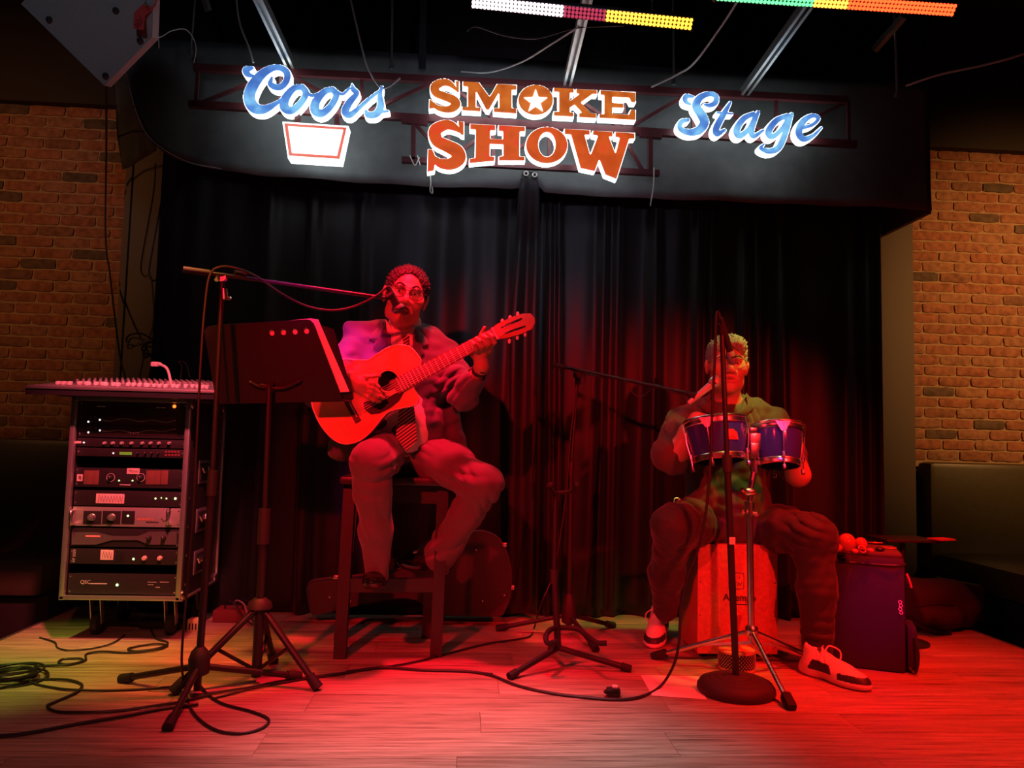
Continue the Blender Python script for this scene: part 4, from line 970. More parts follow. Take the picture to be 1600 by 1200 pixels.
for x, y_ in ((515, 933), (744, 859), (754, 939), (547, 940), (788, 930)):
    q = MB(); q.ball(at(x, y_, gcY-.001), .006, 8, (1, .6, 1)); q.build('rivet', CHROME, case)
for x, y_ in ((526, 902), (787, 851), (799, 918), (650, 862)):
    c = at(x, y_, gcY+.01); q = MB(); q.box(c, (.03, .012, .022), bev=.004); q.box(c+Vector((0, -.006, 0)), (.016, .008, .012), bev=.003); q.build('latch', CHROME, case)

# boom stand beside the drummer
f1, f2, f3 = fl(777, 986), fl(958, 981), fl(931, 1019); cb = (f1+f2+f3)/3
t = thing('boom_microphone_stand', 'black tripod boom stand reaching the drummer behind the guitar stand', 'microphone stand', Vector((cb.x, cb.y, 0)))
tripod(t, [f1, f2, f3], Vector((cb.x, cb.y, .10)), .0105, BLACK)
q = MB(); q.lathe((cb.x, cb.y, .055), (0, 0, 1), [(.014, 0), (.033, .01), (.035, .05), (.026, .11), (.015, .14)], 14); q.build('tripod_hub', BLACKM, t)
pj_ = at(903, 584, cb.y); mid = at(892, 730, cb.y)
q = MB(); q.tube([(cb.x, cb.y, .03), mid], .0125, 12); q.build('lower_tube', BLACK, t)
q = MB(); q.tube([mid, pj_], .0085, 12); q.build('upper_tube', BLACK, t)
q = MB(); q.tube([at(891, 745, cb.y), at(892, 722, cb.y)], .017, 12); q.build('height_clutch', BLACKM, t)
b0, b1 = at(866, 570, cb.y+.05), at(1072, 614, 3.12)
q = MB(); q.tube([b0, b1], .0075, 10); bm_ = q.build('boom_arm', BLACK, t)
q = MB(); q.tube([b0, b0+(b1-b0)*.10], .0115, 12); q.build('counterweight_grip', RUB, bm_)
q = MB(); q.lathe(pj_+Vector((0, -.015, -.005)), (0, 1, 0), [(.016, 0), (.022, .006), (.022, .024), (.015, .03)], 14); q.tube([pj_, pj_-Vector((0, 0, .05))], .014, 12); q.tube([pj_+Vector((.03, -.01, .0)), pj_+Vector((.034, -.01, -.05))], .004, 6); q.build('boom_pivot', BLACKM, t)
a, b = at(1076, 630, 3.10), at(1125, 590, 3.06)
mic = thing('microphone', 'pale silver vocal microphone angled up at the drummer', 'microphone', a)
mic_mesh(mic, a, b, .0165, pm('champagne_mic_body', (.55, .50, .45), .35, .5), pm('silver_mesh_grille', (.55, .5, .46), .35, .7, bump=.6, scale=500))
q = MB(); q.tube([b1, a+(b-a)*.25], [.010, .018], 10); q.build('microphone_clip', RUB, t)
hel = []
for i in range(64):
    f = i/63; c = b0+(b1-b0)*(.16+.80*f); hel.append(c+Vector((0, cos(f*17)*.012, sin(f*17)*.011-.010*max(0, sin(f*17-1))-(.05 if .55 < f < .78 else .012)*max(0, sin((f-.5)*11)))))
wire('thin cable wound along the boom arm to the silver microphone', hel+[at(1074, 628, 3.10)], .0034, CABLE, k=2)
wire('black cable hanging down the stand beside the drummer', [at(902, 592, cb.y-.015), at(890, 700, cb.y-.02), at(885, 770, cb.y-.03), at(872, 860, cb.y-.04), at(862, 905, cb.y-.05), at(845, 945, cb.y-.06)]+[fl(x, y_, .006) for x, y_ in ((835, 980), (828, 994), (800, 1000), (760, 1006), (700, 1021), (640, 1036), (560, 1048), (500, 1056), (440, 1064), (380, 1076), (320, 1085))], .004, CABLE)

# guitar stand
gl_, gr_ = fl(795, 1062), fl(986, 1050); gcn = Vector((.415, 3.15, 0))
t = thing('guitar_stand', 'empty black guitar stand between the two musicians', 'guitar stand', gcn)
jn = at(872, 1012, 3.11); pt = at(868, 768, 3.15)
for f in (gl_, gr_):
    q = MB(); f = Vector(f); f.z = .011; q.tube([jn, f], .0115, 10); lg = q.build('leg', BLACK, t); d = (f-jn).normalized()
    q = MB(); q.tube([f-d*.04, f], .0155, 10); q.build('rubber_foot', RUB, lg)
q = MB(); q.tube([jn+Vector((0, .02, .02)), (.40, 3.36, .012)], .0105, 10); q.build('leg', BLACK, t)
q = MB(); q.tube([jn, at(866, 900, 3.14)], .0135, 12); q.build('lower_tube', BLACK, t)
q = MB(); q.tube([at(866, 900, 3.14), pt], .010, 12); q.build('upper_tube', BLACK, t)
q = MB(); q.tube([at(866, 912, 3.14), at(866, 890, 3.14)], .017, 12); q.build('height_clutch', BLACKM, t)
q = MB(); q.box(at(869, 947, 3.125), (.022, .003, .03), bev=.001); lt_ = q.build('logo_tag', pm('red_tag', (.6, .08, .08), .5), t)
q = MB(); q.tube([at(866.5, 943, 3.121), at(869, 947, 3.121), at(872, 942.5, 3.121)], .0014, 5); q.tube([at(869, 947, 3.121), at(867.5, 951, 3.121)], .0014, 5); q.build('logo_mark', BLACKM, lt_)
q = MB(); q.tube(cr([at(858, 758, 3.05), at(861, 767, 3.10), at(868, 770, 3.15), at(884, 769, 3.15), at(896, 766, 3.12), at(902, 758, 3.05)], 5), .0085, 8); yk = q.build('neck_yoke', RUB, t)
for x in (861, 902):
    q = MB(); q.ball(at(x, 758, 3.05), .0125, 10); q.build('ball_end', RUB, yk)
q = MB(); q.tube(cr([at(870, 1002, 3.0), at(856, 1005, 2.98), at(853, 994, 3.0), at(860, 984, 3.06), at(872, 981, 3.12), at(900, 982, 3.12), at(917, 993, 3.06), at(932, 1004, 2.98), at(948, 1005, 2.97)], 5), .0105, 10); q.build('cradle', RUB, t)

# round-base straight stand in front of the bongos
rb = fl(1150, 1082); t = thing('round_base_microphone_stand', 'black straight microphone stand with a cast round base', 'microphone stand', rb)
CI = pm('cast_iron_base', (.045, .03, .035), .6, .2, bump=.6, scale=160)
q = MB(); q.lathe(rb, (0, 0, 1), [(.134, 0), (.140, .010), (.139, .024), (.128, .040), (.105, .050), (.100, .049), (.094, .053), (.080, .056), (.076, .054), (.070, .058), (.054, .060), (.050, .058), (.044, .062), (.020, .064)], 40); q.build('round_base', CI, t)
pt = at(1128, 522, rb.y-.01); pb = rb+Vector((0, 0, .06)); pm_ = pb+(pt-pb)*.62
q = MB(); q.tube([pb, pm_], .0125, 12); q.build('lower_tube', BLACK, t)
q = MB(); q.tube([pm_, pt], .0095, 12); q.build('upper_tube', BLACK, t)
q = MB(); q.tube([pm_-(pt-pb)*.03, pm_+(pt-pb)*.02], .0175, 12); q.build('height_clutch', BLACKM, t)
q = MB(); q.box(pb+(pt-pb)*.39+Vector((.002, -.014, 0)), (.022, .003, .026)); q.build('tape_label', TAPEP, t)
q = MB(); q.tube([pt, at(1126, 506, rb.y-.02)], .014, 10); q.build('microphone_clip', RUB, t)
a, b = at(1127, 497, rb.y-.03), at(1146, 570, rb.y+.02)
mic = thing('microphone', 'black microphone hung head down over the bongos', 'microphone', a)
mic_mesh(mic, a, b, .0135, MATS['black_mic_body'], pm('red_lit_grille', (.30, .28, .28), .4, .5, bump=.6, scale=500))
wire('thick microphone cable running down the round-base stand to the floor', [at(x, y_, Y) for x, y_, Y in ((1125, 498, rb.y-.03), (1122, 487, rb.y-.035), (1119, 500, rb.y-.04), (1117, 560, rb.y-.04), (1113, 640, rb.y-.04), (1110, 720, rb.y-.04), (1103, 800, rb.y-.04), (1090, 860, rb.y-.03), (1073, 905, rb.y-.02), (1064, 955, rb.y), (1060, 1010, rb.y+.02), (1050, 1045, rb.y+.03))]+[fl(x, y_, .006) for x, y_ in ((1030, 1074), (1000, 1089), (962, 1093), (900, 1088), (850, 1081), (805, 1070), (770, 1056), (730, 1049), (660, 1047), (600, 1043), (540, 1050))], .0052, CABLE)

# ------------------------------------------------------------------ bongos on chrome stand
bc = Vector((1.16, 3.02, 0)); bf = [fl(1030, 1031), fl(1232, 1106), Vector((1.50, 3.20, 0))]
t = thing('bongo_stand', 'chrome tripod stand holding the bongos', 'drum stand', bc)
top_ = at(1171, 792, 3.02); bot_ = at(1174, 1002, 3.02); hubb = at(1174, 985, 3.02)
q = MB(); q.tube([bot_, top_], .0135, 14); q.build('lower_tube', CHROME, t)
q = MB(); q.lathe(hubb-Vector((0, 0, .02)), (0, 0, 1), [(.022, 0), (.026, .006), (.026, .03), (.02, .04)], 14); q.build('tripod_hub', CHROME, t)
low = at(1174, 1004, 3.02)
for f in bf:
    f = Vector(f); f.z = .02; d = (f-hubb).normalized(); q = MB(); q.tube([hubb, f], .0095, 10); lg = q.build('leg', CHROME, t)
    q = MB(); q.box(f, (.07, .035, .036), Matrix((d, Vector((0, 0, 1)).cross(d).normalized(), d.cross(Vector((0, 0, 1)).cross(d).normalized()))).transposed(), bev=.01); q.build('rubber_foot', RUB, lg)
    q = MB(); q.bar(low, hubb+(f-hubb)*.55, .005, .011); q.build('brace', CHROME, t)
q = MB(); q.tube([at(1171, 808, 3.02), at(1171, 784, 3.02)], .021, 12); q.ball(at(1182, 803, 3.0), .011, 8); q.ball(at(1161, 800, 3.0), .010, 8); q.build('height_clamp', CHROME, t)
ti = at(1172, 768, 3.02); q = MB(); q.lathe(ti+Vector((-.022, 0, 0)), (1, 0, 0), [(.012, 0), (.016, .006), (.016, .036), (.012, .044)], 12); q.tube([at(1163, 768, 3.0), at(1159, 764, 2.99)], .007, 8); q.build('tilter', CHROME, t)
q = MB(); q.tube([top_, ti], .011, 12); q.tube([ti, at(1179, 735, 3.02)], .0115, 12); q.build('upper_tube', CHROME, t)
bongo = thing('bongo_drums', 'pair of blue bongos with chrome hardware in front of the drummer', 'drums', at(1178, 735, 3.02))
BLUE = pm('gloss_blue_lacquer', (.045, .045, .30), .14, coat=.6, var=.15); HEADM = pm('drum_head_hide', (.75, .62, .50), .6)
BIN = pm('drum_inside', (.05, .05, .08), .6)
def drum(cx, cy, R_, Ht, tilt, roll):
    c = at(cx, cy, 3.02); ax = Vector((roll, tilt, 1)).normalized()
    b = c-ax*Ht*.5; q = MB()
    prof = [(R_*.78, 0), (R_*.86, Ht*.15), (R_*.95, Ht*.5), (R_, Ht*.8), (R_*.985, Ht), (R_*.93, Ht), (R_*.93, Ht*.75), (R_*.80, Ht*.1), (R_*.72, 0), (R_*.78, 0)]
    q.lathe(b, ax, prof, 40, cap=False); sh = q.build('shell', BLUE, bongo, 50)
    q = MB(); q.lathe(b+ax*Ht*.78, ax, [(R_*.92, 0), (R_*.92, .002)], 32); q.build('inner_head', BIN, sh)
    q = MB(); q.lathe(b+ax*(Ht+.002), ax, [(R_*1.0, -.01), (R_*1.01, 0), (R_*.97, .006), (R_*.5, .007)], 40); q.build('drum_head', HEADM, bongo, 60)
    q = MB(); q.torus(b+ax*(Ht+.001), ax, R_*1.045, .0065, 40, 8); q.lathe(b+ax*(Ht-.024), ax, [(R_*1.02, 0), (R_*1.05, .004), (R_*1.05, .022), (R_*1.02, .026)], 40, cap=False); q.build('top_rim', CHROME, bongo)
    q = MB(); q.lathe(b-ax*.004, ax, [(R_*.80, 0), (R_*.86, .002), (R_*.885, .02), (R_*.86, .024), (R_*.80, .003)], 40, cap=False); q.build('bottom_ring', CHROME, bongo)
    u_ = ax.cross(Vector((0, 1, 0))).normalized(); v_ = ax.cross(u_).normalized()
    for i in range(4):
        a = radians(57+i*90+(0 if R_ > .11 else 22)); d = u_*cos(a)+v_*sin(a)
        p0 = b+ax*(Ht-.012)+d*R_*1.06; p1_ = b+ax*(Ht*.55)+d*R_*1.06; p2_ = b+ax*.02+d*R_*.96; p3 = b-ax*.022+d*R_*.94
        q = MB(); q.tube(cr([p0, p1_, p2_, p3], 4), .0038, 8); lu = q.build('tension_lug', CHROME, bongo)
        q = MB(); s_ = d.cross(ax); q.prism([p0+s_*.03+ax*.012-d*.002, p0-s_*.03+ax*.012-d*.002, p0-s_*.008-ax*.03, p0+s_*.008-ax*.03], d*.004); q.build('side_plate', CHROME, lu)
        q = MB(); q.lathe(p3-ax*.012, ax, [(.006, 0), (.0075, .002), (.0075, .016), (.006, .02)], 6); q.lathe(p2_-ax*.004, ax, [(.006, 0), (.009, .003), (.009, .018), (.006, .02)], 8); q.build('lug_nut', CHROME, lu)
    return b, ax, u_, v_
B1 = drum(1121, 689, .118, .158, .20, -.06); B2 = drum(1216, 697, .096, .158, .24, .05)
q = MB(); q.box(at(1177, 690, 3.02), (.05, .06, .07), bev=.008); q.box(at(1177, 672, 2.985), (.03, .012, .02), bev=.004); q.box(at(1179, 704, 2.98), (.036, .014, .06), bev=.006); q.tube([at(1178, 720, 3.02), at(1179, 736, 3.02)], .018, 12); q.build('centre_block', CHROME, bongo)
# arched maker badge on the larger drum
pts = [(1133, 686), (1134, 676), (1139, 670), (1146, 670), (1152, 675), (1154, 687)]
R_, Ht = .118, .158; b_, ax_, u_, v_ = B1
def on_shell(x, y_):
    d = ray(x, y_); lo_, hi_ = 2.7, 3.02
    for _ in range(30):
        m_ = (lo_+hi_)/2; p = EYE+d*(m_/d.y); rel = p-b_; hgt = rel.dot(ax_); rad = (rel-ax_*hgt).length
        rr = R_*(.86+.09*min(1, max(0, (hgt/Ht-.15)/.35))+.05*min(1, max(0, (hgt/Ht-.5)/.3)))
        if rad > rr: lo_ = m_
        else: hi_ = m_
    return EYE+d*((lo_-.006)/d.y)
H_ = [on_shell(x, y_) for x, y_ in pts]; q = MB(); q.add(H_+[on_shell(1143.5, 679)], [(i, (i+1) % 6, 6) for i in range(6)]); bd_ = q.build('badge', pm('red_badge', (.55, .06, .05), .4), bongo, 0)

# ------------------------------------------------------------------ cajon, cabasa, paper, floor bits
cj = thing('cajon', 'wooden box drum under the drummer with a printed logo', 'cajon', (1.19, 3.41, 0))
ca, cbx = fl(1089, 1029).x, fl(1216, 1031).x; cy0 = 3.262; cz1 = .48
CW = pm('cajon_red_wood', (.42, .16, .09), .42, var=.35, scale=14, stretch=(8, 8, 1))
q = MB(); q.box(((ca+cbx)/2, cy0+.15, .02+(cz1-.02)/2), (cbx-ca-.006, .288, cz1-.02), bev=.006); q.build('body', CW, cj)
q = MB(); q.box(((ca+cbx)/2, cy0+.002, .02+(cz1-.02)/2), (cbx-ca, .005, cz1-.022), bev=.002); tp_ = q.build('tapa', pm('cajon_front_board', (.46, .20, .10), .35, var=.5, scale=60), cj)
for x in (ca+.012, cbx-.012):
    for z in (.05, .18, .32, .45):
        q = MB(); q.lathe((x, cy0, z), (0, -1, 0), [(.004, 0), (.004, .0015), (.001, .002)], 8); q.build('screw', CHROME, tp_)
for x in (ca+.04, cbx-.04):
    for y_ in (cy0+.04, cy0+.26):
        q = MB(); q.lathe((x, y_, 0), (0, 0, 1), [(.014, 0), (.017, .004), (.017, .021)], 12); q.build('rubber_foot', RUB, cj)
text('A tempo', at(1130, 938, cy0-.002), (1, 0, -.01), (0, 0, 1), .040, BLACKM, 'logo_text', tp_, bold=.0006)
a_ = at(1151, 943, cy0-.001); b_ = at(1170, 946, cy0-.001); q = MB(); q.box((a_+b_)/2, (b_.x-a_.x, .001, .004)); q.build('logo_text', BLACKM, tp_)
sq = [(1139, 897), (1141, 895), (1160, 895.5), (1162, 898), (1162, 917), (1160, 920), (1141, 919.5), (1139, 917)]
q = MB(); q.tube(cr([at(x, y_, cy0-.001) for x, y_ in sq], 3, True), .0014, 4, closed=True)
for s_ in ([(1145, 903), (1149, 901), (1147, 907), (1152, 910)], [(1152, 916), (1154, 910), (1157, 915), (1159, 909)], [(1155, 903), (1157, 901)]): q.tube(cr([at(x, y_, cy0-.001) for x, y_ in s_], 3), .0012, 4)
q.build('logo_emblem', BLACKM, tp_)
cc = fl(1151, 1046); t = thing('cabasa', 'bead-wrapped metal cabasa with a red handle standing on the floor', 'shaker', cc)
q = MB(); q.lathe(cc, (0, 0, 1), [(.066, 0), (.072, .004), (.072, .012)], 28); q.lathe(cc+Vector((0, 0, .072)), (0, 0, 1), [(.072, 0), (.072, .008), (.066, .012), (.014, .0125)], 28); q.build('wooden_discs', pm('cabasa_wood', (.55, .38, .18), .45), t)
q = MB(); q.lathe(cc+Vector((0, 0, .012)), (0, 0, 1), [(.069, 0), (.069, .06)], 28); q.build('drum_core', BLACK, t)
q = MB()
for i in range(8):
    for j in range(34):
        a = 2*pi*(j+.5*(i % 2))/34; q.ball(cc+Vector((.0715*cos(a), .0715*sin(a), .016+.0074*i)), .0032, 6)
q.build('bead_chain', ALU, t, kind='stuff')
q = MB(); q.lathe(cc+Vector((0, 0, .084)), (0, 0, 1), [(.010, 0), (.009, .05), (.012, .105), (.019, .122), (.019, .138), (.008, .148)], 14); q.build('handle', pm('red_lacquer', (.7, .05, .04), .35), t)
pp = [fl(x, y_, .0015) for x, y_ in ((1001, 1055), (1092, 1057), (1104, 1093), (1019, 1087))]
q = MB(); q.prism(pp, (0, 0, .0008)); o = q.build('paper_sheet', PAP, None, 0, loc=fl(1050, 1075)); tag(o, 'loose white paper sheet lying flat on the stage', 'paper')
ad = fl(958, 1088); t = thing('cable_adapter', 'small black cable adapter lying on the stage near the paper', 'adapter', ad)
q = MB(); q.box(ad+Vector((0, 0, .016)), (.05, .035, .03), bev=.01); q.build('body', BLACKM, t)
q = MB(); q.torus(ad+Vector((-.01, -.01, .02)), (0, .6, 1), .022, .005, 18, 6); q.build('loop', CABLE, t); q = MB(); q.box(ad+Vector((.006, 0, .034)), (.02, .02, .008), bev=.003); q.build('tape_label', TAPEP, t)

# ------------------------------------------------------------------ percussion bag and small instruments
b0_, b1_ = fl(1296, 1040), fl(1417, 1054); ex = (b1_-b0_); ex.z = 0; W_ = ex.length; ex.normalize(); ey = Vector((-ex.y, ex.x, 0))
bz = .462; Rb = Matrix((ex, ey, Vector((0, 0, 1)))).transposed(); cB = b0_+ex*W_/2+ey*.15
bag = thing('percussion_bag', 'tall black padded bag with small percussion on top', 'bag', Vector((cB.x, cB.y, 0)))
NYL = pm('black_nylon', (.020, .015, .020), .6, bump=.2, scale=220)
q = MB(); q.box(Vector((cB.x, cB.y, bz/2)), (W_, .30, bz), Rb, bev=.022); q.build('body', NYL, bag)
q = MB(); q.box(Vector((cB.x, cB.y, bz+.006)), (W_-.02, .28, .02), Rb, bev=.009); q.build('lid', pm('brown_lid_cloth', (.10, .06, .05), .7, bump=.2, scale=120), bag)
q = MB(); zz = bz-.03; q.tube(cr([b0_+ex*.01-ey*.001+Vector((0, 0, zz)), b0_+ex*W_/2-ey*.003+Vector((0, 0, zz-.004)), b1_-ex*.01-ey*.001+Vector((0, 0, zz)), b1_+ex*.002+ey*.15+Vector((0, 0, zz)), b1_+ey*.28+Vector((0, 0, zz))], 5), .004, 6); q.build('zip', BLACK, bag)
q = MB(); q.box(b1_+ex*.022+ey*.09+Vector((0, 0, .10)), (.04, .16, .18), Rb, bev=.018); q.build('side_pocket', NYL, bag)
q = MB(); q.tube(cr([b1_+ex*.03-ey*.0+Vector((0, 0, .15)), b1_+ex*.042-ey*.01+Vector((0, 0, .08)), b1_+ex*.03-ey*.012+Vector((0, 0, .012)), b1_+ex*.008-ey*.006+Vector((0, 0, .03))], 5), .005, 6); q.build('strap', BLACK, bag)
q = MB(); q.tube(cr([b1_+ex*.004+ey*.004+Vector((0, 0, .40)), b1_+ex*.014+Vector((0, 0, .37)), b1_+ex*.020+Vector((0, 0, .345))], 4), .005, 6); q.build('zip_pull', pm('red_cord', (.5, .05, .06), .6), bag)
for i, (dx, dz) in enumerate(((0, 0), (.003, -.014), (.0, -.028), (.004, -.042))):
    q = MB(); q.torus(b1_-ex*.022-ey*.004+Vector((dx, 0, .285+dz)), ey, .006, .002, 10, 5); q.build('logo_print', pm('pink_logo', (.8, .5, .65), .5), bag)
def ontop(x, y_, dz): return fl(x, y_, bz+.016+dz)
GOU = pm('polished_gourd', (.40, .13, .06), .22, coat=.5, var=.4, scale=18)
def maraca(lab, x, y_, r, dirv, mat):
    c = ontop(x, y_, r); t_ = thing('maraca', lab, 'maraca', c-Vector((0, 0, r)), 'small percussion on the bag')
    q = MB(); q.ball(c, r, 20, (1, 1, 1.08)); q.build('shell', mat, t_, 180)
    d = Vector(dirv).normalized(); q = MB(); q.tube([c+d*r*.9, c+d*(r+.02), c+d*(r+.06)], [.012, .009, .011], 10); q.build('handle', pm('pale_handle_wood', (.6, .42, .28), .5), t_)
maraca('large polished maraca resting on the bag', 1323, 848, .036, (-1, .5, -.02), GOU)
maraca('small red maraca resting against the large maraca', 1345, 850, .026, (.3, 1, -.05), pm('red_gourd', (.55, .10, .06), .25, coat=.5, var=.5, scale=30))
for lab, x, y_, sc_, mt in (('dark glossy egg shaker beside the large maraca', 1306, 856, (.028, .02, .018), GOU), ('small red egg shaker at the front of the bag top', 1336, 861, (.014, .012, .010), MATS['red_gourd']), ('small black castanet at the edge of the bag top', 1375, 858, (.020, .016, .010), BLACK), ('small red castanet between the jingles on the bag', 1360, 860, (.014, .013, .010), MATS['red_gourd'])):
    c = ontop(x, y_, sc_[2]*.9); q = MB(); q.ball(c, 1, 14, sc_); o = q.build('egg_shaker' if 'egg' in lab else 'castanet', mt, None, 180, loc=c-Vector((0, 0, sc_[2]))); tag(o, lab, 'shaker' if 'egg' in lab else 'castanet', 'small percussion on the bag')
for lab, x, y_, r, tilt in (('thin jingle ring standing up on the bag', 1367, 848, .030, (.02, .1, 1)), ('small red jingle ring in front of the red maraca', 1347, 858, .015, (.1, -1, .6)), ('loose cord loop on the bag corner', 1388, 856, .03, (.02, .03, 1))):
    c = ontop(x, y_, .004 if tilt[2] == 1 else r*.85); q = MB(); q.torus(c, tilt, r, .003, 22, 6)
    for a in range(5): q.lathe(c+Vector((cos(a*1.25)*r, sin(a*1.25)*r*.5, 0)), (0, 0, 1), [(.005, 0), (.005, .003)], 8)
    o = q.build('jingle_ring', pm('copper_ring', (.6, .22, .15), .35, .5), None, loc=c); tag(o, lab, 'ring', 'small percussion on the bag')
# small flat-topped stand behind the bag
tp0 = at(1410, 842, 3.55); t = thing('flat_stand', 'small black flat-topped stand behind the percussion bag', 'stand', Vector((tp0.x, 3.55, 0)))
q = MB(); q.box((tp0.x, 3.55, tp0.z), (.26, .20, .012), bev=.004); q.build('tray', BLACK, t)
q = MB(); q.tube([(tp0.x, 3.55, .05), (tp0.x, 3.55, tp0.z)], .012, 10); q.build('pole', BLACK, t)
q = MB(); q.lathe((tp0.x, 3.55, 0), (0, 0, 1), [(.11, 0), (.11, .01), (.03, .03), (.014, .06)], 24); q.build('base', BLACK, t)
q = MB(); q.box((tp0.x+.14, 3.47, tp0.z+.012), (.10, .07, .006), Matrix.Rotation(.3, 3, 'Z')); o = q.build('red_card', pm('red_card', (.5, .05, .06), .6), None, loc=(tp0.x+.14, 3.47, tp0.z+.006)); tag(o, 'small red card on the flat-topped stand', 'card')
# backpack and flat case by the bench
bp = fl(1480, 990); t = thing('backpack', 'dark brown backpack slumped on the stage edge by the bench', 'backpack', Vector((bp.x, bp.y+.12, 0)))
S = SDF(); o_ = np.array([bp.x, bp.y+.12, 0])
for z_, w_ in ((.07, .17), (.13, .165), (.175, .13)): S.cap(o_+[-w_, 0, z_], o_+[w_*.9, 0, z_*.97], .075, .070, .06)
S.cap(o_+[-.12, -.06, .07], o_+[.06, -.06, .068], .062, .060, .02); S.cap(o_+[-.16, .03, .10], o_+[.15, .03, .10], .09, .085, .05); S.half(o_+[0, 0, .003], (0, 0, -1))
V, Fc = S.mesh(.008, wrinkle(.007, 26, 4)); np_obj('body', V, Fc, pm('brown_canvas', (.045, .028, .024), .8, bump=.2, scale=180), t); bvB = ofcast_(V, Fc)
q = MB(); q.tube(cr([o_+[-.19, -.06, .20], o_+[-.215, -.10, .13], o_+[-.17, -.13, .05], o_+[-.08, -.15, .014], o_+[.0, -.15, .012]], 5), .011, 6); q.build('strap', BLACK, t)
q = MB(); P_ = [bvB.ray_cast(Vector(o_+[x_, -.5, z_]), Vector((0, 1, 0)))[0] for x_, z_ in ((-.13, .125), (-.06, .135), (.0, .136), (.06, .13))]
q.tube(cr([p for p in P_ if p], 5), .0035, 6); q.build('zip', BLACK, t)
a = at(1466, 903, 4.06); b = at(1537, 917, 3.98); q = MB()
q.prism([Vector((a.x, a.y, .003)), Vector((b.x, b.y, .003)), b, a], (.02, .07, 0)); o = q.build('flat_case', pm('black_panel', (.04, .03, .032), .45), None, 0, loc=(a.x, a.y, 0)); tag(o, 'black flat-sided case standing behind the backpack', 'case')
# dark low box left of the console rack on the bench side
# ------------------------------------------------------------------ power strip, adapter, stage box, cables on the floor
ps = fl(262, 984); t = thing('power_strip', 'black power strip under the equipment rack', 'power strip', ps)
q = MB(); q.box(ps+Vector((0, .03, .02)), (.26, .055, .04), bev=.006); q.build('housing', BLACK, t)
for i in range(5):
    q = MB(); q.box(ps+Vector((-.09+.045*i, .002, .022)), (.022, .004, .022), bev=.003); q.build('socket', BLACKM, t)
pa = fl(300, 988); t = thing('plug_adapter', 'small cream power adapter at the end of the power strip', 'adapter', pa)
q = MB(); q.box(pa+Vector((0, .03, .028)), (.05, .05, .056), bev=.005); q.build('body', pm('cream_adapter', (.62, .52, .25), .5), t)
for i in range(3):
    q = MB(); q.box(pa+Vector((-.014+.014*i, .004, .024)), (.006, .003, .028)); q.build('rating_print', BLACKM, t)
sb = fl(360, 973); t = thing('stage_box', 'low dark red stage box with leads plugged in behind the rack', 'stage box', sb)
q = MB(); q.box(sb+Vector((0, .06, .028)), (.17, .13, .056), bev=.006); q.build('housing', pm('dark_red_box', (.20, .03, .035), .5), t)
for i in range(3):
    q = MB(); q.tube(cr([sb+Vector((-.04+.04*i, .04, .055)), sb+Vector((-.03+.045*i, .02, .10)), sb+Vector((.02+.04*i, .0, .085)), sb+Vector((.07+.02*i, -.03, .03)), sb+Vector((.12, -.05, .005))], 5), .004, 6); q.build('lead', GW if i == 1 else CABLE, t)
FC_ = [('black cable looping across the lime-lit boards from the rack', [(232, 972), (242, 995), (262, 1004), (250, 1012), (214, 1017), (200, 1014), (215, 1010), (245, 1006), (262, 1009), (240, 1016), (200, 1020), (160, 1018), (135, 1022), (133, 1031), (110, 1038), (92, 1036), (98, 1030), (125, 1029), (128, 1034), (100, 1039), (60, 1041), (48, 1048), (52, 1056), (30, 1062), (-10, 1065)], .0042),
       ('thin black cable curving out from under the rack', [(62, 996), (85, 1003), (90, 1012), (110, 1016), (145, 1013), (175, 1005), (195, 992)], .0032),
       ('black cable snaking below the tripod foot in a wide loop', [(-10, 1077), (30, 1068), (60, 1062), (105, 1062), (128, 1070), (118, 1082), (90, 1095), (74, 1103), (90, 1112), (140, 1113), (190, 1110), (240, 1103), (285, 1096), (330, 1085)], .0046),
       ('thick black cable running straight out past the tripod foot', [(-20, 1152), (40, 1146), (110, 1133), (180, 1121), (250, 1108), (310, 1100)], .0058),
       ('black cable lying from the wall side to the tripod stand', [(-10, 1058), (40, 1064), (70, 1072), (120, 1078), (200, 1078), (280, 1072)], .0042),
       ('second thin cable crossing the boards to the stool', [(330, 1092), (400, 1075), (470, 1062), (540, 1052), (590, 1043), (650, 1046), (720, 1048), (770, 1053)], .0035)]
for lab, pts, r in FC_: wire(lab, [fl(x, y_, r+.0005+.0025*(i % 2)) for i, (x, y_) in enumerate(pts)], r)
cc = fl(22, 1062); q = MB()
for i in range(5): q.torus(cc+Vector((random.uniform(-.02, .02), random.uniform(-.02, .02), .006+.008*i)), (random.uniform(-.06, .06), random.uniform(-.06, .06), 1), .085+random.uniform(-.02, .02), .0045, 26, 6)
o = q.build('cable_coil', CABLE, None, loc=cc); tag(o, 'coil of black cable heaped at the stage side', 'cable')
# ------------------------------------------------------------------ guitar
from mathutils.bvhtree import BVHTree
GY = 3.06
gt = thing('acoustic_guitar', 'cutaway nylon-string guitar held by the seated guitarist', 'guitar', at(552, 690, GY+.045))
g4 = lambda x, y_: (460+x/4, 400+y_/4)
gout = [g4(*p) for p in ((300, 645), (400, 651), (465, 648), (520, 612), (590, 570), (660, 556), (720, 568), (765, 612), (790, 655), (770, 720), (748, 760), (737, 790), (748, 832), (772, 872), (770, 912), (730, 938), (655, 953), (592, 972), (555, 1005), (515, 1055), (465, 1112), (400, 1158), (320, 1175), (250, 1150), (190, 1092), (140, 1012), (106, 920), (112, 830), (165, 735), (230, 670))]
G3 = cr([at(x, y_, GY) for x, y_ in gout], 4, True)
SPR = pm('orange_spruce_top', (.74, .36, .14), .30, var=.08, scale=8, coat=.4); GSIDE = pm('mahogany_sides', (.20, .07, .035), .3, coat=.4, var=.3, stretch=(1, 1, 8))
shc = (606.5, 595.5)
bm = bmesh.new(); edges = []
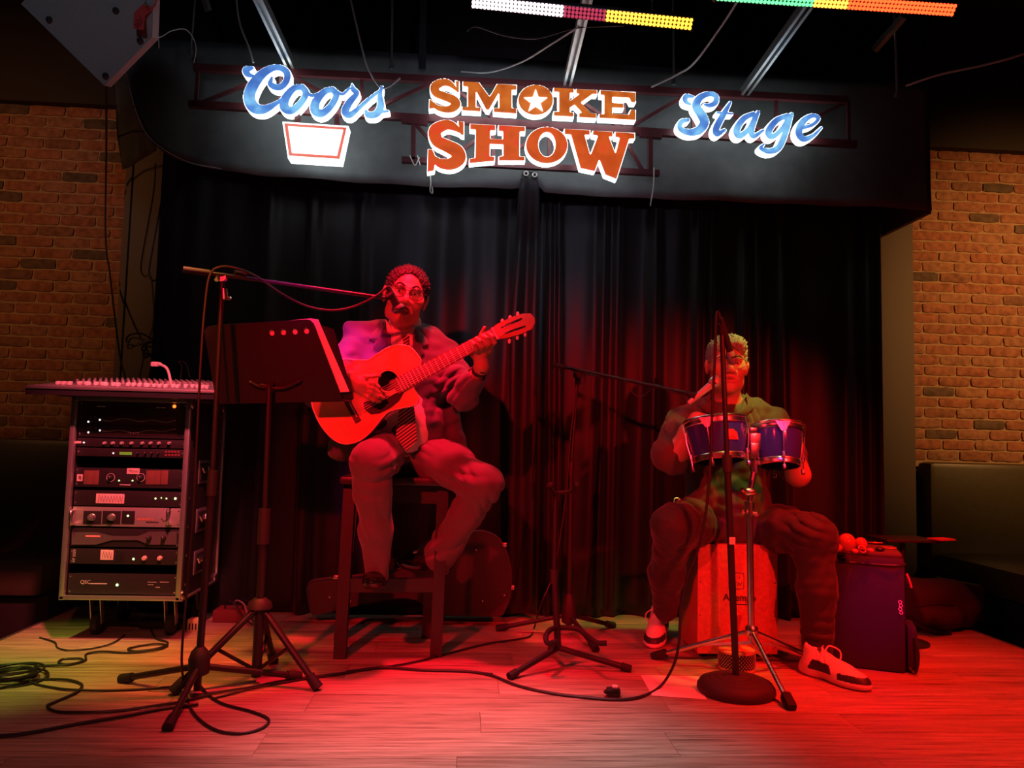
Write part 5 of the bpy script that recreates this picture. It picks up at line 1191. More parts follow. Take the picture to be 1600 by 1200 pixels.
def loop(pts):
    vs = [bm.verts.new(p) for p in pts]; edges.extend([bm.edges.new((vs[i-1], vs[i])) for i in range(len(vs))])
loop(G3); loop([at(shc[0]+15.6*cos(a*pi/18), shc[1]+15.8*sin(a*pi/18), GY) for a in range(36)])
bmesh.ops.triangle_fill(bm, edges=edges, use_beauty=True); bm.verts.index_update()
q = MB(); q.add([v.co.copy() for v in bm.verts], [tuple(v.index for v in f.verts) for f in bm.faces]); bm.free()
sbd = q.build('soundboard', SPR, gt, 0); sbd.modifiers.new('thickness', 'SOLIDIFY').thickness = .003
n = len(G3); D_ = Vector((0, .092, 0)); q = MB()
q.add([p+Vector((0, .002, 0)) for p in G3]+[p+D_ for p in G3], [(i, (i+1) % n, n+(i+1) % n, n+i) for i in range(n)]+[tuple(range(n, 2*n))]); q.build('back_and_sides', GSIDE, gt, 50)
q = MB(); q.tube(G3, .0028, 6, closed=True); q.build('binding', pm('cream_binding', (.80, .62, .40), .4), gt)
q = MB(); q.tube([at(shc[0]+16.6*cos(a*pi/18), shc[1]+16.8*sin(a*pi/18), GY-.001) for a in range(36)], .0022, 5, closed=True)
q.tube([at(shc[0]+21*cos(a*pi/18), shc[1]+21*sin(a*pi/18), GY-.0002) for a in range(36)], .0012, 5, closed=True); q.build('rosette', MATS['cream_binding'], gt)
q = MB(); q.prism([at(*g4(x, y_), GY-.0025) for x, y_ in ((430, 915), (438, 958), (478, 990), (530, 984), (600, 950), (655, 905), (682, 855), (676, 815), (655, 848), (600, 873), (545, 880), (480, 902))], (0, .0022, 0)); q.build('pickguard', pm('dark_pickguard', (.035, .02, .02), .3), gt, 0)
br, nt_ = Vector((550, 641, 0)), Vector((773, 521, 0)); gd = (nt_-br).normalized(); gp = Vector((-gd.y, gd.x, 0)); SLEN = (nt_-br).length
G = lambda s, w_, dy=0: at((br+gd*s+gp*w_).x, (br+gd*s+gp*w_).y, GY+dy)     # along the strings / across, in pixels
q = MB(); q.prism([G(-5, -36, -.010), G(5, -36, -.010), G(5, 19, -.010), G(-5, 19, -.010)], (0, .010, 0)); bg = q.build('bridge', pm('rosewood', (.09, .03, .02), .45, var=.3), gt)
q = MB(); q.prism([G(1, -13, -.014), G(2.5, -13, -.014), G(2.5, 13, -.014), G(1, 13, -.014)], (0, .006, 0)); q.build('saddle', WHITE, bg)
q = MB(); q.prism([G(72, -12.2, -.009), G(SLEN, -9.2, -.009), G(SLEN, 9.2, -.009), G(76, 12.2, -.009)], (0, .008, 0)); fbd = q.build('fretboard', pm('reddish_fretboard', (.24, .08, .05), .45, var=.3), gt, 0)
q = MB(); q.prism([G(110, -11, -.001), G(SLEN, -9.5, -.001), G(SLEN, 9.5, -.001), G(110, 11, -.001)], (0, .022, 0)); q.build('neck', GSIDE, gt, 0)
for k in range(1, 20):
    s = SLEN*2**(-k/12)
    if s > 74:
        hw = 9.2+3.0*(1-s/SLEN)/.7; q = MB(); q.tube([G(s, -hw, -.0095), G(s, hw, -.0095)], .0019, 6); q.build('fret', pm('fret_wire', (.8, .72, .62), .35), fbd)
q = MB(); q.prism([G(SLEN-1, -10.3, -.014), G(SLEN+1.5, -10.3, -.014), G(SLEN+1.5, 10.3, -.014), G(SLEN-1, 10.3, -.014)], (0, .014, 0)); q.build('nut', WHITE, gt, 0)
hs = [(769, 512), (776, 506.5), (800, 495), (817, 490), (829, 489.5), (835, 496), (836, 504), (831, 514), (815, 521.5), (792, 528), (777, 530)]
HY = GY-.004
bm = bmesh.new(); edges = []
loop([at(x, y_, HY) for x, y_ in hs])
loop([at(x, y_, HY) for x, y_ in ((781, 512), (783, 510), (814, 496.5), (816, 497.5), (815, 500), (784, 513.5))]); loop([at(x, y_, HY) for x, y_ in ((787, 521), (789, 519), (819, 508.5), (822, 509), (821, 511.5), (790, 522))])
bmesh.ops.triangle_fill(bm, edges=edges, use_beauty=True); bm.verts.index_update()
q = MB(); q.add([v.co.copy() for v in bm.verts], [tuple(v.index for v in f.verts) for f in bm.faces]); bm.free()
hd = q.build('headstock', pm('red_headstock', (.45, .14, .07), .3, coat=.4), gt, 0); sd = hd.modifiers.new('thickness', 'SOLIDIFY'); sd.thickness = .02
for i, (x, y_, dx, dy) in enumerate(((796, 533, -4, -12), (808.5, 527, -4, -12), (820.5, 522, -4, -12), (785, 502, 4, 9), (797, 496.5, 4, 9), (809, 491, 4, 9))):
    q = MB(); q.tube([at(x, y_, GY+.008), at(x+dx, y_+dy, GY+.008)], .0028, 8); tn = q.build('tuner', CHROME, gt)
    q = MB(); q.ball(at(x, y_, GY+.008), 1, 10, (.007, .005, .011)); q.build('tuner_button', pm('pearl_button', (.8, .78, .74), .3), tn)
for i in range(6):
    w_ = -7.2+14.4*i/5; q = MB(); q.tube([G(1.8, w_*1.25, -.0155), G(SLEN, w_, -.0135), G(SLEN+14+8*(i % 3), w_*.9, -.007)], .0008, 5); q.build('string', pm('nylon_string', (.75, .70, .65), .3), gt)

# ------------------------------------------------------------------ people
def N3(x, y_, Y): return np.array(at(x, y_, Y))
def head(S, C, R, s=1.0, wide=1.0):
    C = np.array(C); R = np.array(R)
    L_ = lambda x, y_, z: C+R @ (np.array([x*wide, y_, z])*s)
    E_ = lambda c, r, k=.02, sub=False: S.ell(L_(*c), np.array([r[0]*wide, r[1], r[2]])*s, R, k, sub)
    E_((0, .018, .034), (.075, .094, .080), .02); E_((0, -.018, -.034), (.061, .074, .084), .05)
    E_((0, -.052, -.098), (.030, .028, .022), .035)
    for q_ in (-1, 1):
        E_((.046*q_, -.054, -.018), (.026, .026, .024), .03); E_((.050*q_, -.012, -.075), (.016, .030, .024), .03)
        E_((.031*q_, -.092, .010), (.018, .014, .012), .012, True); E_((.031*q_, -.0740, .009), (.0150, .0120, .0100), .006)
        S.cap(L_(.016*q_, -.088, .030), L_(.050*q_, -.074, .030), .008*s, .006*s, .012)
        E_((.0135*q_, -.098, -.031), (.0095, .012, .008), .008)
        E_((.081*q_, .012, -.006), (.009, .020, .034), .006); E_((.087*q_, .008, .004), (.006, .016, .020), .006)
        S.cap(L_(.022*q_, -.090, -.036), L_(.036*q_, -.076, -.066), .004*s, .004*s, .010)
    S.cap(L_(0, -.084, .026), L_(0, -.106, -.018), .0085*s, .0120*s, .010); E_((0, -.108, -.026), (.0125, .012, .011), .008)
    S.cap(L_(-.021, -.082, -.061), L_(0, -.092, -.057), .0045*s, .0068*s, .006); S.cap(L_(.021, -.082, -.061), L_(0, -.092, -.057), .0045*s, .0068*s, .006)
    S.cap(L_(-.018, -.081, -.073), L_(.018, -.081, -.073), .0065*s, .0065*s, .006); S.cap(L_(-.017, -.093, -.0655), L_(.017, -.093, -.0655), .0048*s, .0048*s, .003, True)
    return L_
def rotm(yaw, roll, pitch):
    return np.array((Matrix.Rotation(roll, 3, 'Y') @ Matrix.Rotation(yaw, 3, 'Z') @ Matrix.Rotation(pitch, 3, 'X')))
def finger(S, pts, r0=.0088, r1=.0070):
    n_ = len(pts); S.chain([(np.array(p), r0+(r1-r0)*i/(n_-1)) for i, p in enumerate(pts)], .006)
def ofcast(V, Fc):
    return BVHTree.FromPolygons([tuple(v) for v in V], [tuple(f) for f in Fc])
def cast(bv, x, y_, lift=.004):
    d = ray(x, y_).normalized(); h = bv.ray_cast(EYE, d)
    return (h[0]-d*lift) if h[0] is not None else None
def patch(bv, pts, mat, name, parent, thick=.005, lift=.004, sub=3, sm=40):
    """cloth panel laid on a surface: pixel polygon resampled, cast on, given thickness"""
    n_ = len(pts); P = []
    for i in range(n_):
        a, b = pts[i], pts[(i+1) % n_]
        for j in range(sub): P.append((a[0]+(b[0]-a[0])*j/sub, a[1]+(b[1]-a[1])*j/sub))
    H = [cast(bv, x, y_, lift) for x, y_ in P]; ok = [h for h in H if h]
    if len(ok) < 3: return None
    my = sum(h.y for h in ok)/len(ok); H = [h if h and abs(h.y-my) < .10 else at(*p, my) for h, p in zip(H, P)]
    cxp = (sum(p[0] for p in P)/len(P), sum(p[1] for p in P)/len(P)); c = cast(bv, *cxp, lift) or at(*cxp, my)
    if abs(c.y-my) > .10: c = at(*cxp, my)
    q = MB(); q.add(H+[c], [(i, (i+1) % len(H), len(H)) for i in range(len(H))]); o = q.build(name, mat, parent, sm); o.modifiers.new('thickness', 'SOLIDIFY').thickness = thick; return o
def glasses(L_, parent, s=1.0, mat=None, half=False):
    gl_ = []; q = MB()
    for q_ in (-1, 1):
        pts = [Vector(L_(.034*q_+.0275*cos(a*pi/9), -.110+.006*abs(cos(a*pi/9)), .004+.0215*sin(a*pi/9))) for a in range(18)]
        q.tube(pts, .0023 if not half else .0015, 6, closed=True); gl_.append(pts)
        q.tube([Vector(L_(.061*q_, -.104, .010)), Vector(L_(.076*q_, -.078, .016)), Vector(L_(.082*q_, .0, .016)), Vector(L_(.081*q_, .028, .004))], .0018, 6)
    q.tube(cr([Vector(L_(-.010, -.108, .010)), Vector(L_(0, -.112, .015)), Vector(L_(.010, -.108, .010))], 4), .0017, 6)
    fr = q.build('glasses', mat, parent)
    for pts in gl_:
        q = MB(); q.add(pts, [tuple(range(18))]); q.build('lens', GLS, fr)
    return fr
def glass_mat():
    m = bpy.data.materials.new('spectacle_lens'); m.use_nodes = True; N = m.node_tree.nodes; L = m.node_tree.links
    tr = N.new('ShaderNodeBsdfTransparent'); gl_ = N.new('ShaderNodeBsdfGlossy'); gl_.inputs['Roughness'].default_value = .05; mx = N.new('ShaderNodeMixShader'); mx.inputs[0].default_value = .06
    no = N.new('ShaderNodeTexNoise'); no.inputs['Scale'].default_value = 3; cr_ = N.new('ShaderNodeMapRange'); cr_.inputs[3].default_value = .05; cr_.inputs[4].default_value = .07; L.new(no.outputs['Fac'], cr_.inputs[0]); L.new(cr_.outputs[0], mx.inputs[0])
    L.new(tr.outputs[0], mx.inputs[1]); L.new(gl_.outputs[0], mx.inputs[2]); L.new(mx.outputs[0], N['Material Output'].inputs[0]); return m
GLS = glass_mat()
def facemats(V, Fc, L_inv, s=1.0):
    """0 skin 1 lips 2 eye 3 iris in head-local coordinates"""
    C = V[Fc].mean(1); q = L_inv(C)/s; x, y_, z = q.T; m = np.zeros(len(Fc), int)
    m[(np.abs(x) < .023-.25*np.abs(z+.066)) & (y_ < -.075) & (z < -.052) & (z > -.081)] = 1
    for sg in (-1, 1):
        e = ((x-.031*sg)/.0125)**2+((z-.0070)/.0034)**2 < 1; m[e & (y_ < -.072) & (y_ > -.096)] = 2
        i = ((x-.031*sg)/.0052)**2+((z-.0070)/.0034)**2 < 1; m[i & (y_ < -.072) & (y_ > -.096)] = 3
    return m
def shoe(parent, toe, heel, Lr, mats, name, tilt=0., dress=False, up=Vector((0, 0, 1))):
    toe = Vector(toe); heel = Vector(heel); u = (toe-heel).normalized(); up = (up-u*up.dot(u)).normalized(); w_ = u.cross(up)
    R = np.array(Matrix((u, w_, up)).transposed()); o = np.array(heel)
    P = lambda a, b, c: o+R @ np.array([a, b, c])
    S = SDF(); k = Lr/.29
    S.ell(P(.055*k, 0, .03*k), (.058*k, .036*k, .034*k), R, .02); S.ell(P(.205*k, 0, .028*k), (.085*k, .046*k, .034*k), R, .03); S.ell(P(.13*k, 0, .034*k), (.09*k, .038*k, .036*k), R, .03)
    S.cap(P(.06*k, 0, .05*k), P(.058*k, 0, .098*k), .040*k, .038*k, .03); S.cap(P(.10*k, 0, .06*k), P(.19*k, 0, .045*k), .034*k, .026*k, .03)
    S.cap(P(.062*k, 0, .115*k), P(.066*k, 0, .080*k), .028*k, .024*k, .008, True)
    if not dress: S.ell(P(.21*k, 0, .015*k), (.085*k, .050*k, .022*k), R, .012); S.ell(P(.06*k, 0, .016*k), (.065*k, .042*k, .024*k), R, .012)
    S.half(P(0, 0, .002), R @ np.array([0, 0, -1.]))
    V, Fc = S.mesh(.0042); C = (V[Fc].mean(1)-o) @ R/k; a, b, c = C.T; m = np.zeros(len(Fc), int)
    if dress: m[c < .010] = 1
    else:
        m[(c > .026) & (c < .047) & (a > .190)] = 1                      # dark toe guard
        m[(c > .034) & (c < .074-.12*(a-.06)) & (a > .062+.5*(c-.034)) & (a < .165-.5*(c-.034)) & (np.abs(b) > .018)] = 1  # dark side panel
        m[(c > .085) & (a < .10) & (np.abs(b) < .022)] = 1                              # lining
        m[c < .026] = 2
    sh_ = np_obj(name, V, Fc, mats, parent, m)
    q = MB()
    for i in range(5):
        a = (.105+.022*i)*k; h = (.097-.0105*i)*k if not dress else (.092-.010*i)*k
        q.tube(cr([Vector(P(a, -.022*k, h-.010*k)), Vector(P(a+.006*k, 0, h+.002*k)), Vector(P(a, .022*k, h-.010*k))], 4), .0032*k if not dress else .002, 6)
    if not dress:
        for sg in (-1, 1): q.tube(cr([Vector(P(.105*k, 0, .098*k)), Vector(P(.11*k, .022*sg*k, .118*k)), Vector(P(.135*k, .050*sg*k, .102*k)), Vector(P(.14*k, .040*sg*k, .070*k)), Vector(P(.115*k, .010*sg*k, .094*k))], 5), .003*k, 6)
    q.build('laces', mats[-1], sh_)
    return sh_

def tufts(V, Fc, C, R, n_, ln, rad, seed, mat, name, parent, back=.5, curl=0.):
    r = random.Random(seed); q = MB(); ids = np.unique(Fc); C = Vector(C); bk = Vector(R @ np.array([0, 1., .25])); rt_ = Vector(R @ np.array([1., 0, 0]))
    for _ in range(n_):
        p = Vector(V[ids[r.randrange(len(ids))]]); nn = (p-C).normalized()
        d = (nn*(1-back)+bk*back+rt_*r.uniform(-.25, .25)+Vector((0, 0, r.uniform(-.2, .2)))).normalized(); L_ = ln*r.uniform(.6, 1.3)
        q.tube([p-nn*.003, p+d*L_*.5+nn*L_*.15, p+d*L_-nn*L_*.15*(1+curl)], [rad, rad*.8, rad*.15], 5, cap=False)
    return q.build(name, mat, parent, 180, kind='stuff')
def folds(lst, base_):
    """cloth creases: (centre, direction across the creases, spacing, depth, reach)"""
    L_ = [(np.array(c), np.array(Vector(n_).normalized()), 2*pi/sp, am, rc) for c, n_, sp, am, rc in lst]
    def fn(X, Y, Z):
        t = base_(X, Y, Z)
        for c, n_, k, am, rc in L_:
            u = (X-c[0])*n_[0]+(Y-c[1])*n_[1]+(Z-c[2])*n_[2]; r2 = (X-c[0])**2+(Y-c[1])**2+(Z-c[2])**2
            ph = k*u*.8+2.2*np.sin(X*13+Z*9+am*900)+1.5*np.sin(Y*19-Z*15+X*7)+.6*np.sin(X*47+Y*31)
            w = .5+.5*np.sin(X*23-Z*19+Y*11+k)
            t = t+1.7*am*(.6-np.abs(np.sin(ph*.5))**.8*1.4)*w*np.exp(-r2/(rc*rc))
        return t
    return fn
# ---- guitarist
SK1 = pm('warm_brown_skin', (.42, .22, .14), .48, var=.12, scale=40); LIP1 = pm('lip_skin', (.20, .07, .055), .45); EYEW = pm('eye_white', (.55, .52, .5), .3); IRIS = pm('dark_iris', (.03, .02, .015), .2)
gp_ = thing('person', 'seated man in a grey suit and striped tie playing guitar and singing', 'person', Vector((-.28, 3.38, .73)))
HC = N3(634, 463, 3.25); HR = rotm(radians(8), radians(10), radians(4)); hs_ = 1.07
B = SDF(); Lg = head(B, HC, HR, hs_)
nb = N3(632, 528, 3.36); B.cap(Lg(0, .025, -.06), nb, .052, .058, .03)
B.chain([(N3(632, 545, 3.38), .07), (N3(630, 640, 3.36), .11), (N3(628, 705, 3.40), .12)], .05)
sR, eR, wR = N3(560, 540, 3.36), N3(497, 612, 3.20), N3(549, 592, 3.005)
sL, eL, wL = N3(697, 556, 3.36), N3(724, 618, 3.24), N3(753, 573, 3.105)
B.chain([(nb, .06), (sR, .055), (eR, .043), (wR, .028)], .03); B.chain([(nb, .06), (sL, .055), (eL, .043), (wL, .027)], .03)
hR_, kR_, aR_ = N3(600, 706, 3.36), N3(582, 722, 3.00), N3(590, 888, 3.10)
hL_, kL_, aL_ = N3(655, 706, 3.36), N3(756, 756, 3.13), N3(690, 872, 3.34)
B.chain([(hR_, .08), (kR_, .055), (aR_, .035)], .03); B.chain([(hL_, .08), (kL_, .055), (aL_, .035)], .03)
# right hand over the sound hole
pR = N3(570, 602, 3.005); B.cap(wR, N3(562, 600, 3.002), .026, .030, .02); B.cap(N3(562, 597, 3.0), N3(572, 604, 3.005), .024, .022, .015); B.cap(N3(560, 606, 3.0), N3(568, 612, 3.005), .022, .02, .015)
for pts in ([(560, 592, 3.0), (572, 589, 2.99), (583, 588, 3.0), (593, 587, 3.02)], [(572, 598, 3.0), (583, 599, 2.985), (591, 605, 3.0), (594, 612, 3.03)], [(571, 604, 3.0), (582, 606, 2.985), (591, 613, 3.0), (595, 618, 3.03)], [(569, 610, 3.0), (580, 613, 2.988), (591, 619, 3.0), (599, 622, 3.025)], [(566, 615, 3.0), (575, 620, 2.992), (584, 625, 3.0), (593, 627, 3.02)]): finger(B, [N3(*p) for p in pts], .0092, .0074)
# left hand on the neck
B.cap(wL, N3(750, 554, 3.10), .027, .030, .02); B.cap(N3(743, 551, 3.09), N3(762, 545, 3.085), .025, .024, .015)
for pts in ([(765, 543, 3.075), (773, 535, 3.035), (770, 526, 3.022), (763, 521, 3.036)], [(757, 546, 3.072), (764, 537, 3.030), (760, 528, 3.018), (753, 524, 3.034)], [(749, 549, 3.074), (754, 541, 3.030), (750, 533, 3.018), (744, 529, 3.034)], [(742, 552, 3.078), (744, 545, 3.036), (741, 538, 3.022), (736, 534, 3.036)], [(742, 549, 3.11), (746, 533, 3.125), (753, 521, 3.118), (757, 512, 3.10)]): finger(B, [N3(*p) for p in pts], .0094, .0076)
pad = lambda c, r: (np.array(c)-r, np.array(c)+r)
V, Fc = B.mesh(.007, None, [(*pad(HC+np.array([0, 0, .005]), .135), .0032), (*pad(N3(578, 605, 3.0), .088), .0032), (*pad(N3(756, 535, 3.07), .080), .0032)])
np_obj('body', V, Fc, [SK1, LIP1, EYEW, IRIS], gp_, facemats(V, Fc, lambda C: (C-HC) @ HR, hs_))
HAIR1 = pm('short_black_hair', (.035, .025, .022), .6, bump=1.0, scale=260, var=.5)
H = SDF(); E_ = lambda c, r, k=.01, sub=False: H.ell(Lg(*c), np.array(r)*hs_, HR, k, sub)
E_((0, .020, .036), (.086, .104, .088)); E_((0, -.104, .014), (.066, .086, .086), .010, True); E_((0, -.03, -.084), (.11, .085, .080), .012, True)
V, Fc = H.mesh(.0034, wrinkle(.0030, 330, 2)); np_obj('hair', V, Fc, HAIR1, gp_); tufts(V, Fc, HC, HR, 900, .010, .0030, 3, HAIR1, 'hair_curls', gp_, .25, 2.)
for sg in (-1, 1): q = MB(); q.tube(cr([Vector(Lg(.014*sg, -.098, .030)), Vector(Lg(.032*sg, -.095, .038)), Vector(Lg(.052*sg, -.078, .030))], 4), [.002, .004, .0045, .0045, .0045, .004, .003, .002, .001], 6); q.build('eyebrow', HAIR1, gp_)
glasses(Lg, gp_, mat=pm('dark_spectacle_frame', (.06, .03, .03), .3))
# shirt, jacket, trousers
SHIRT = pm('pale_cotton_shirt', (.72, .66, .58), .7, var=.05); SUIT = pm('grey_wool_suit', (.10, .085, .11), .8, var=.15, scale=160, sheen=.25); TRO = pm('grey_wool_trousers', (.12, .095, .095), .8, var=.15, scale=160, sheen=.25)
S = SDF(); S.ell(N3(632, 585, 3.35), (.165, .105, .20), None, .05); S.ell(N3(630, 665, 3.33), (.155, .125, .16), None, .08); S.cap(nb-[0, 0, .05], nb+[.0, -.02, .062], .085, .070, .03)
S.ell(nb+np.array([.0, -.03, .115]), (.062, .070, .045), None, .01, True)
V, Fc = S.mesh(.006, wrinkle(.003, 35, 5)); np_obj('shirt', V, Fc, SHIRT, gp_); bvS = ofcast(V, Fc)
J = SDF()
J.ell(N3(632, 585, 3.36), (.198, .128, .225), None, .05); J.ell(N3(630, 670, 3.35), (.175, .135, .15), None, .10); J.cap(N3(600, 525, 3.37), N3(668, 535, 3.37), .072, .068, .05)
J.chain([(sR, .072), (eR, .060), (eR+(wR-eR)*.72, .050)], .04); J.chain([(sL, .070), (sL*.4+eL*.6, .060), (eL, .056), (eL+(wL-eL)*.62, .047)], .04)
J.cap(N3(598, 512, 3.36), N3(549, 514, 3.355), .036, .034, .02); J.cap(N3(657, 520, 3.36), N3(697, 540, 3.355), .036, .034, .02)
J.cap(N3(533, 700, 3.38), N3(552, 680, 3.36), .055, .07, .06); J.cap(N3(700, 650, 3.36), N3(722, 706, 3.38), .05, .028, .06)
J.cap(N3(626, 508, 3.23), N3(638, 585, 3.19), .078, .030, .012, True); J.cap(N3(640, 585, 3.20), N3(658, 710, 3.17), .024, .085, .015, True)
J.ell(nb+np.array([0, -.01, .07]), (.072, .075, .07), None, .015, True)
J.cap(eL+(wL-eL)*.60, eL+(wL-eL)*.80, .032, .036, .006, True)
wa, wb = wrinkle(.0055, 26, 8), wrinkle(.0035, 60, 9)
fj = folds([(eL, (-.5, .2, 1), .030, .0075, .12), (N3(560, 560, 3.28), (.6, 0, .8), .045, .005, .10), (N3(690, 610, 3.28), (.8, 0, -.6), .05, .006, .12), (N3(712, 590, 3.28), (.2, 0, 1), .032, .006, .09)], lambda X, Y, Z: wa(X, Y, Z)*.7+wb(X, Y, Z))
V, Fc = J.mesh(.0055, fj); np_obj('jacket', V, Fc, SUIT, gp_); bvJ = ofcast(V, Fc)
patch(bvJ, [(604, 499), (596, 506), (581, 520), (576, 530), (586, 535), (583, 543), (611, 563), (606, 540), (600, 515)], SUIT, 'lapel', gp_, .009, .009)
patch(bvJ, [(648, 510), (658, 518), (668, 530), (670, 540), (660, 543), (664, 552), (648, 566), (647, 545), (648, 528)], SUIT, 'lapel', gp_, .009, .009)
patch(bvS, [(603, 499), (604, 515), (613, 543), (624, 532), (633, 524), (617, 514)], SHIRT, 'collar', gp_, .004, .008)
patch(bvS, [(648, 508), (650, 522), (647, 549), (641, 534), (634, 524), (641, 517)], SHIRT, 'collar', gp_, .004, .008)
def stripes():
    m = bpy.data.materials.new('striped_tie_silk'); m.use_nodes = True; N = m.node_tree.nodes; L = m.node_tree.links; b = N['Principled BSDF']; tc = N.new('ShaderNodeTexCoord'); mp = N.new('ShaderNodeMapping'); mp.inputs['Rotation'].default_value = (0, radians(38), 0)
    wv = N.new('ShaderNodeTexWave'); wv.bands_direction = 'Z'; wv.inputs['Scale'].default_value = 26; wv.inputs['Distortion'].default_value = 0; rp_ = N.new('ShaderNodeValToRGB'); rp_.color_ramp.elements[0].position = .45; rp_.color_ramp.elements[0].color = (.05, .02, .025, 1); rp_.color_ramp.elements[1].position = .55; rp_.color_ramp.elements[1].color = (.55, .30, .28, 1)
    L.new(tc.outputs['Object'], mp.inputs[0]); L.new(mp.outputs[0], wv.inputs['Vector']); L.new(wv.outputs['Fac'], rp_.inputs[0]); L.new(rp_.outputs[0], b.inputs['Base Color']); b.inputs['Roughness'].default_value = .45; return m
TIE = stripes()
tie = patch(bvS, [(627, 524), (640, 524), (638, 534), (645, 566), (625, 566), (630, 534)], TIE, 'tie', gp_, .008, .012)
q = MB(); q.prism([at(x, y_, 3.178) for x, y_ in ((625, 625), (646, 625), (652, 688), (636, 705), (618, 685))], (0, .010, 0)); q.build('tie_blade', TIE, tie, 30)
T = SDF()
T.ell(N3(628, 700, 3.40), (.175, .14, .085), None, .05)
T.chain([(hR_, .098), (N3(590, 712, 3.16), .090), (kR_, .076), (N3(583, 770, 3.03), .068), (N3(588, 830, 3.06), .054), (aR_+[0, 0, -.022], .045)], .04)
T.chain([(hL_, .096), (N3(705, 728, 3.25), .086), (kL_, .070), (N3(728, 805, 3.22), .064), (N3(688, 868, 3.33), .070)], .04)
T.cap(aR_-[0, 0, .11], aR_-[0, 0, .055], .05, .036, .006, True)
wa, wb = wrinkle(.0060, 24, 18, (1, 1, .5)), wrinkle(.0036, 62, 19, (1, 1, .6))
ft = folds([(N3(690, 720, 3.2), (.35, 0, 1), .040, .0085, .20), (kL_, (.8, -.2, .55), .032, .008, .13), (kR_+[0, 0, -.02], (.1, -.3, 1), .034, .008, .12), (N3(590, 840, 3.02), (1, 0, .25), .05, .006, .16), (N3(700, 850, 3.27), (.6, 0, -.8), .045, .007, .14)], lambda X, Y, Z: wa(X, Y, Z)*.6+wb(X, Y, Z))
V, Fc = T.mesh(.0055, ft); np_obj('trousers', V, Fc, TRO, gp_)
GLO = pm('black_patent_leather', (.012, .01, .01), .12, coat=.6)
shoe(gp_, N3(580, 922, 2.99), N3(592, 916, 3.25), .28, [GLO, RUB, GLO], 'dress_shoe', dress=True)
shoe(gp_, N3(634, 888, 3.30), N3(697, 900, 3.42), .27, [GLO, RUB, GLO], 'dress_shoe', dress=True, up=Vector((-.1, -.5, 1)))
q = MB(); d = Vector(wL-eL).normalized(); c = Vector(eL+(wL-eL)*.86); q.lathe(c-d*.010, d, [(.030, 0), (.033, .003), (.033, .017), (.030, .02)], 18, cap=False); wt = q.build('wristwatch', BLACK, gp_)
q = MB(); q.lathe(c+Vector((.012, -.030, 0)), (.3, -1, 0), [(.015, 0), (.015, .007), (.011, .008)], 16); q.build('watch_case', CHROME, wt)

# ---- drummer
SK2 = pm('tan_skin', (.48, .27, .18), .48, var=.12, scale=40)
dp = thing('person', 'seated man in a dark shirt playing bongos on a box drum', 'person', Vector((1.20, 3.40, .48)))
HC2 = N3(1136, 572, 3.30); HR2 = rotm(radians(-10), radians(1), radians(1)); h2 = 1.0
B = SDF(); Ld = head(B, HC2, HR2, h2, 1.03)
nb = N3(1137, 640, 3.38); B.cap(Ld(0, .02, -.06), nb, .058, .064, .03)
B.chain([(N3(1137, 665, 3.40), .08), (N3(1136, 760, 3.38), .12), (N3(1140, 805, 3.42), .12)], .05)
sR, eR, wR = N3(1066, 660, 3.40), N3(1059, 706, 3.15), N3(1088, 655, 3.115)
sL, eL, wL = N3(1208, 660, 3.40), N3(1247, 742, 3.20), N3(1232, 672, 3.13)
B.chain([(nb, .06), (sR, .06), (eR, .042), (eR*.4+wR*.6, .036), (wR, .027)], .03); B.chain([(nb, .06), (sL, .06), (eL, .046), (eL*.4+wL*.6, .040), (wL, .029)], .03)
hR_, kR_, aR_ = N3(1112, 816, 3.42), N3(1052, 822, 3.13), N3(1040, 955, 3.46)
hL_, kL_, aL_ = N3(1172, 816, 3.42), N3(1270, 838, 3.12), N3(1278, 1015, 3.10)
B.chain([(hR_, .08), (kR_, .055), (aR_, .036)], .03); B.chain([(hL_, .08), (kL_, .055), (aL_, .036)], .03)
for w_, cx, sg in ((wR, 1112, 1), (wL, 1216, -1)):
    bt = B1 if sg == 1 else B2; topc = bt[0]+bt[1]*(.158+.020); topc = np.array(topc); back = np.array([0, 1., 0])
    axn = np.array(bt[1]); ur = np.array([1., 0, 0]); bk = np.cross(axn, ur); pc = topc-ur*.02*sg+bk*.085+axn*.004; B.cap(w_, pc, .026, .028, .02); B.cap(pc+[-.012, 0, 0], pc+[.016, -.01, 0], .022, .022, .012)
    for i in range(4):
        a = pc+np.array([-.026+.018*i, -.012, .0]); B_ = a+np.array([.004*sg, -.030, .010]); c_ = B_+np.array([.003*sg, -.026, -.006]); finger(B, [a, B_, c_, c_+np.array([0, -.016-.004*(i in (1, 2)), -.012])])
    a = pc+np.array([.022*sg, 0, 0]); finger(B, [a, a+np.array([.022*sg, -.012, 0]), a+np.array([.034*sg, -.030, -.010])], .0105, .0085)
V, Fc = B.mesh(.007, None, [(*pad(HC2, .135), .0032), (*pad((np.array(B1[0])+np.array(B1[1])*.19)+[-.03, .02, .02], .085), .0036), (*pad((np.array(B2[0])+np.array(B2[1])*.19)+[.03, .02, .02], .08), .0036)])
np_obj('body', V, Fc, [SK2, pm('lip_skin_tan', (.36, .15, .11), .45), EYEW, IRIS], dp, facemats(V, Fc, lambda C: (C-HC2) @ HR2, h2))
HAIR2 = pm('grey_hair', (.22, .21, .20), .6, bump=1.0, scale=160, var=.6, stretch=(1, 1, .3))
H = SDF(); E_ = lambda c, r, k=.01, sub=False: H.ell(Ld(*c), np.array(r)*h2, HR2, k, sub)
E_((0, .022, .044), (.085, .102, .096)); E_((.03, -.03, .090), (.04, .05, .03), .03); E_((.0, -.086, .006), (.062, .083, .070), .012, True); E_((0, -.02, -.085), (.11, .09, .075), .012, True)
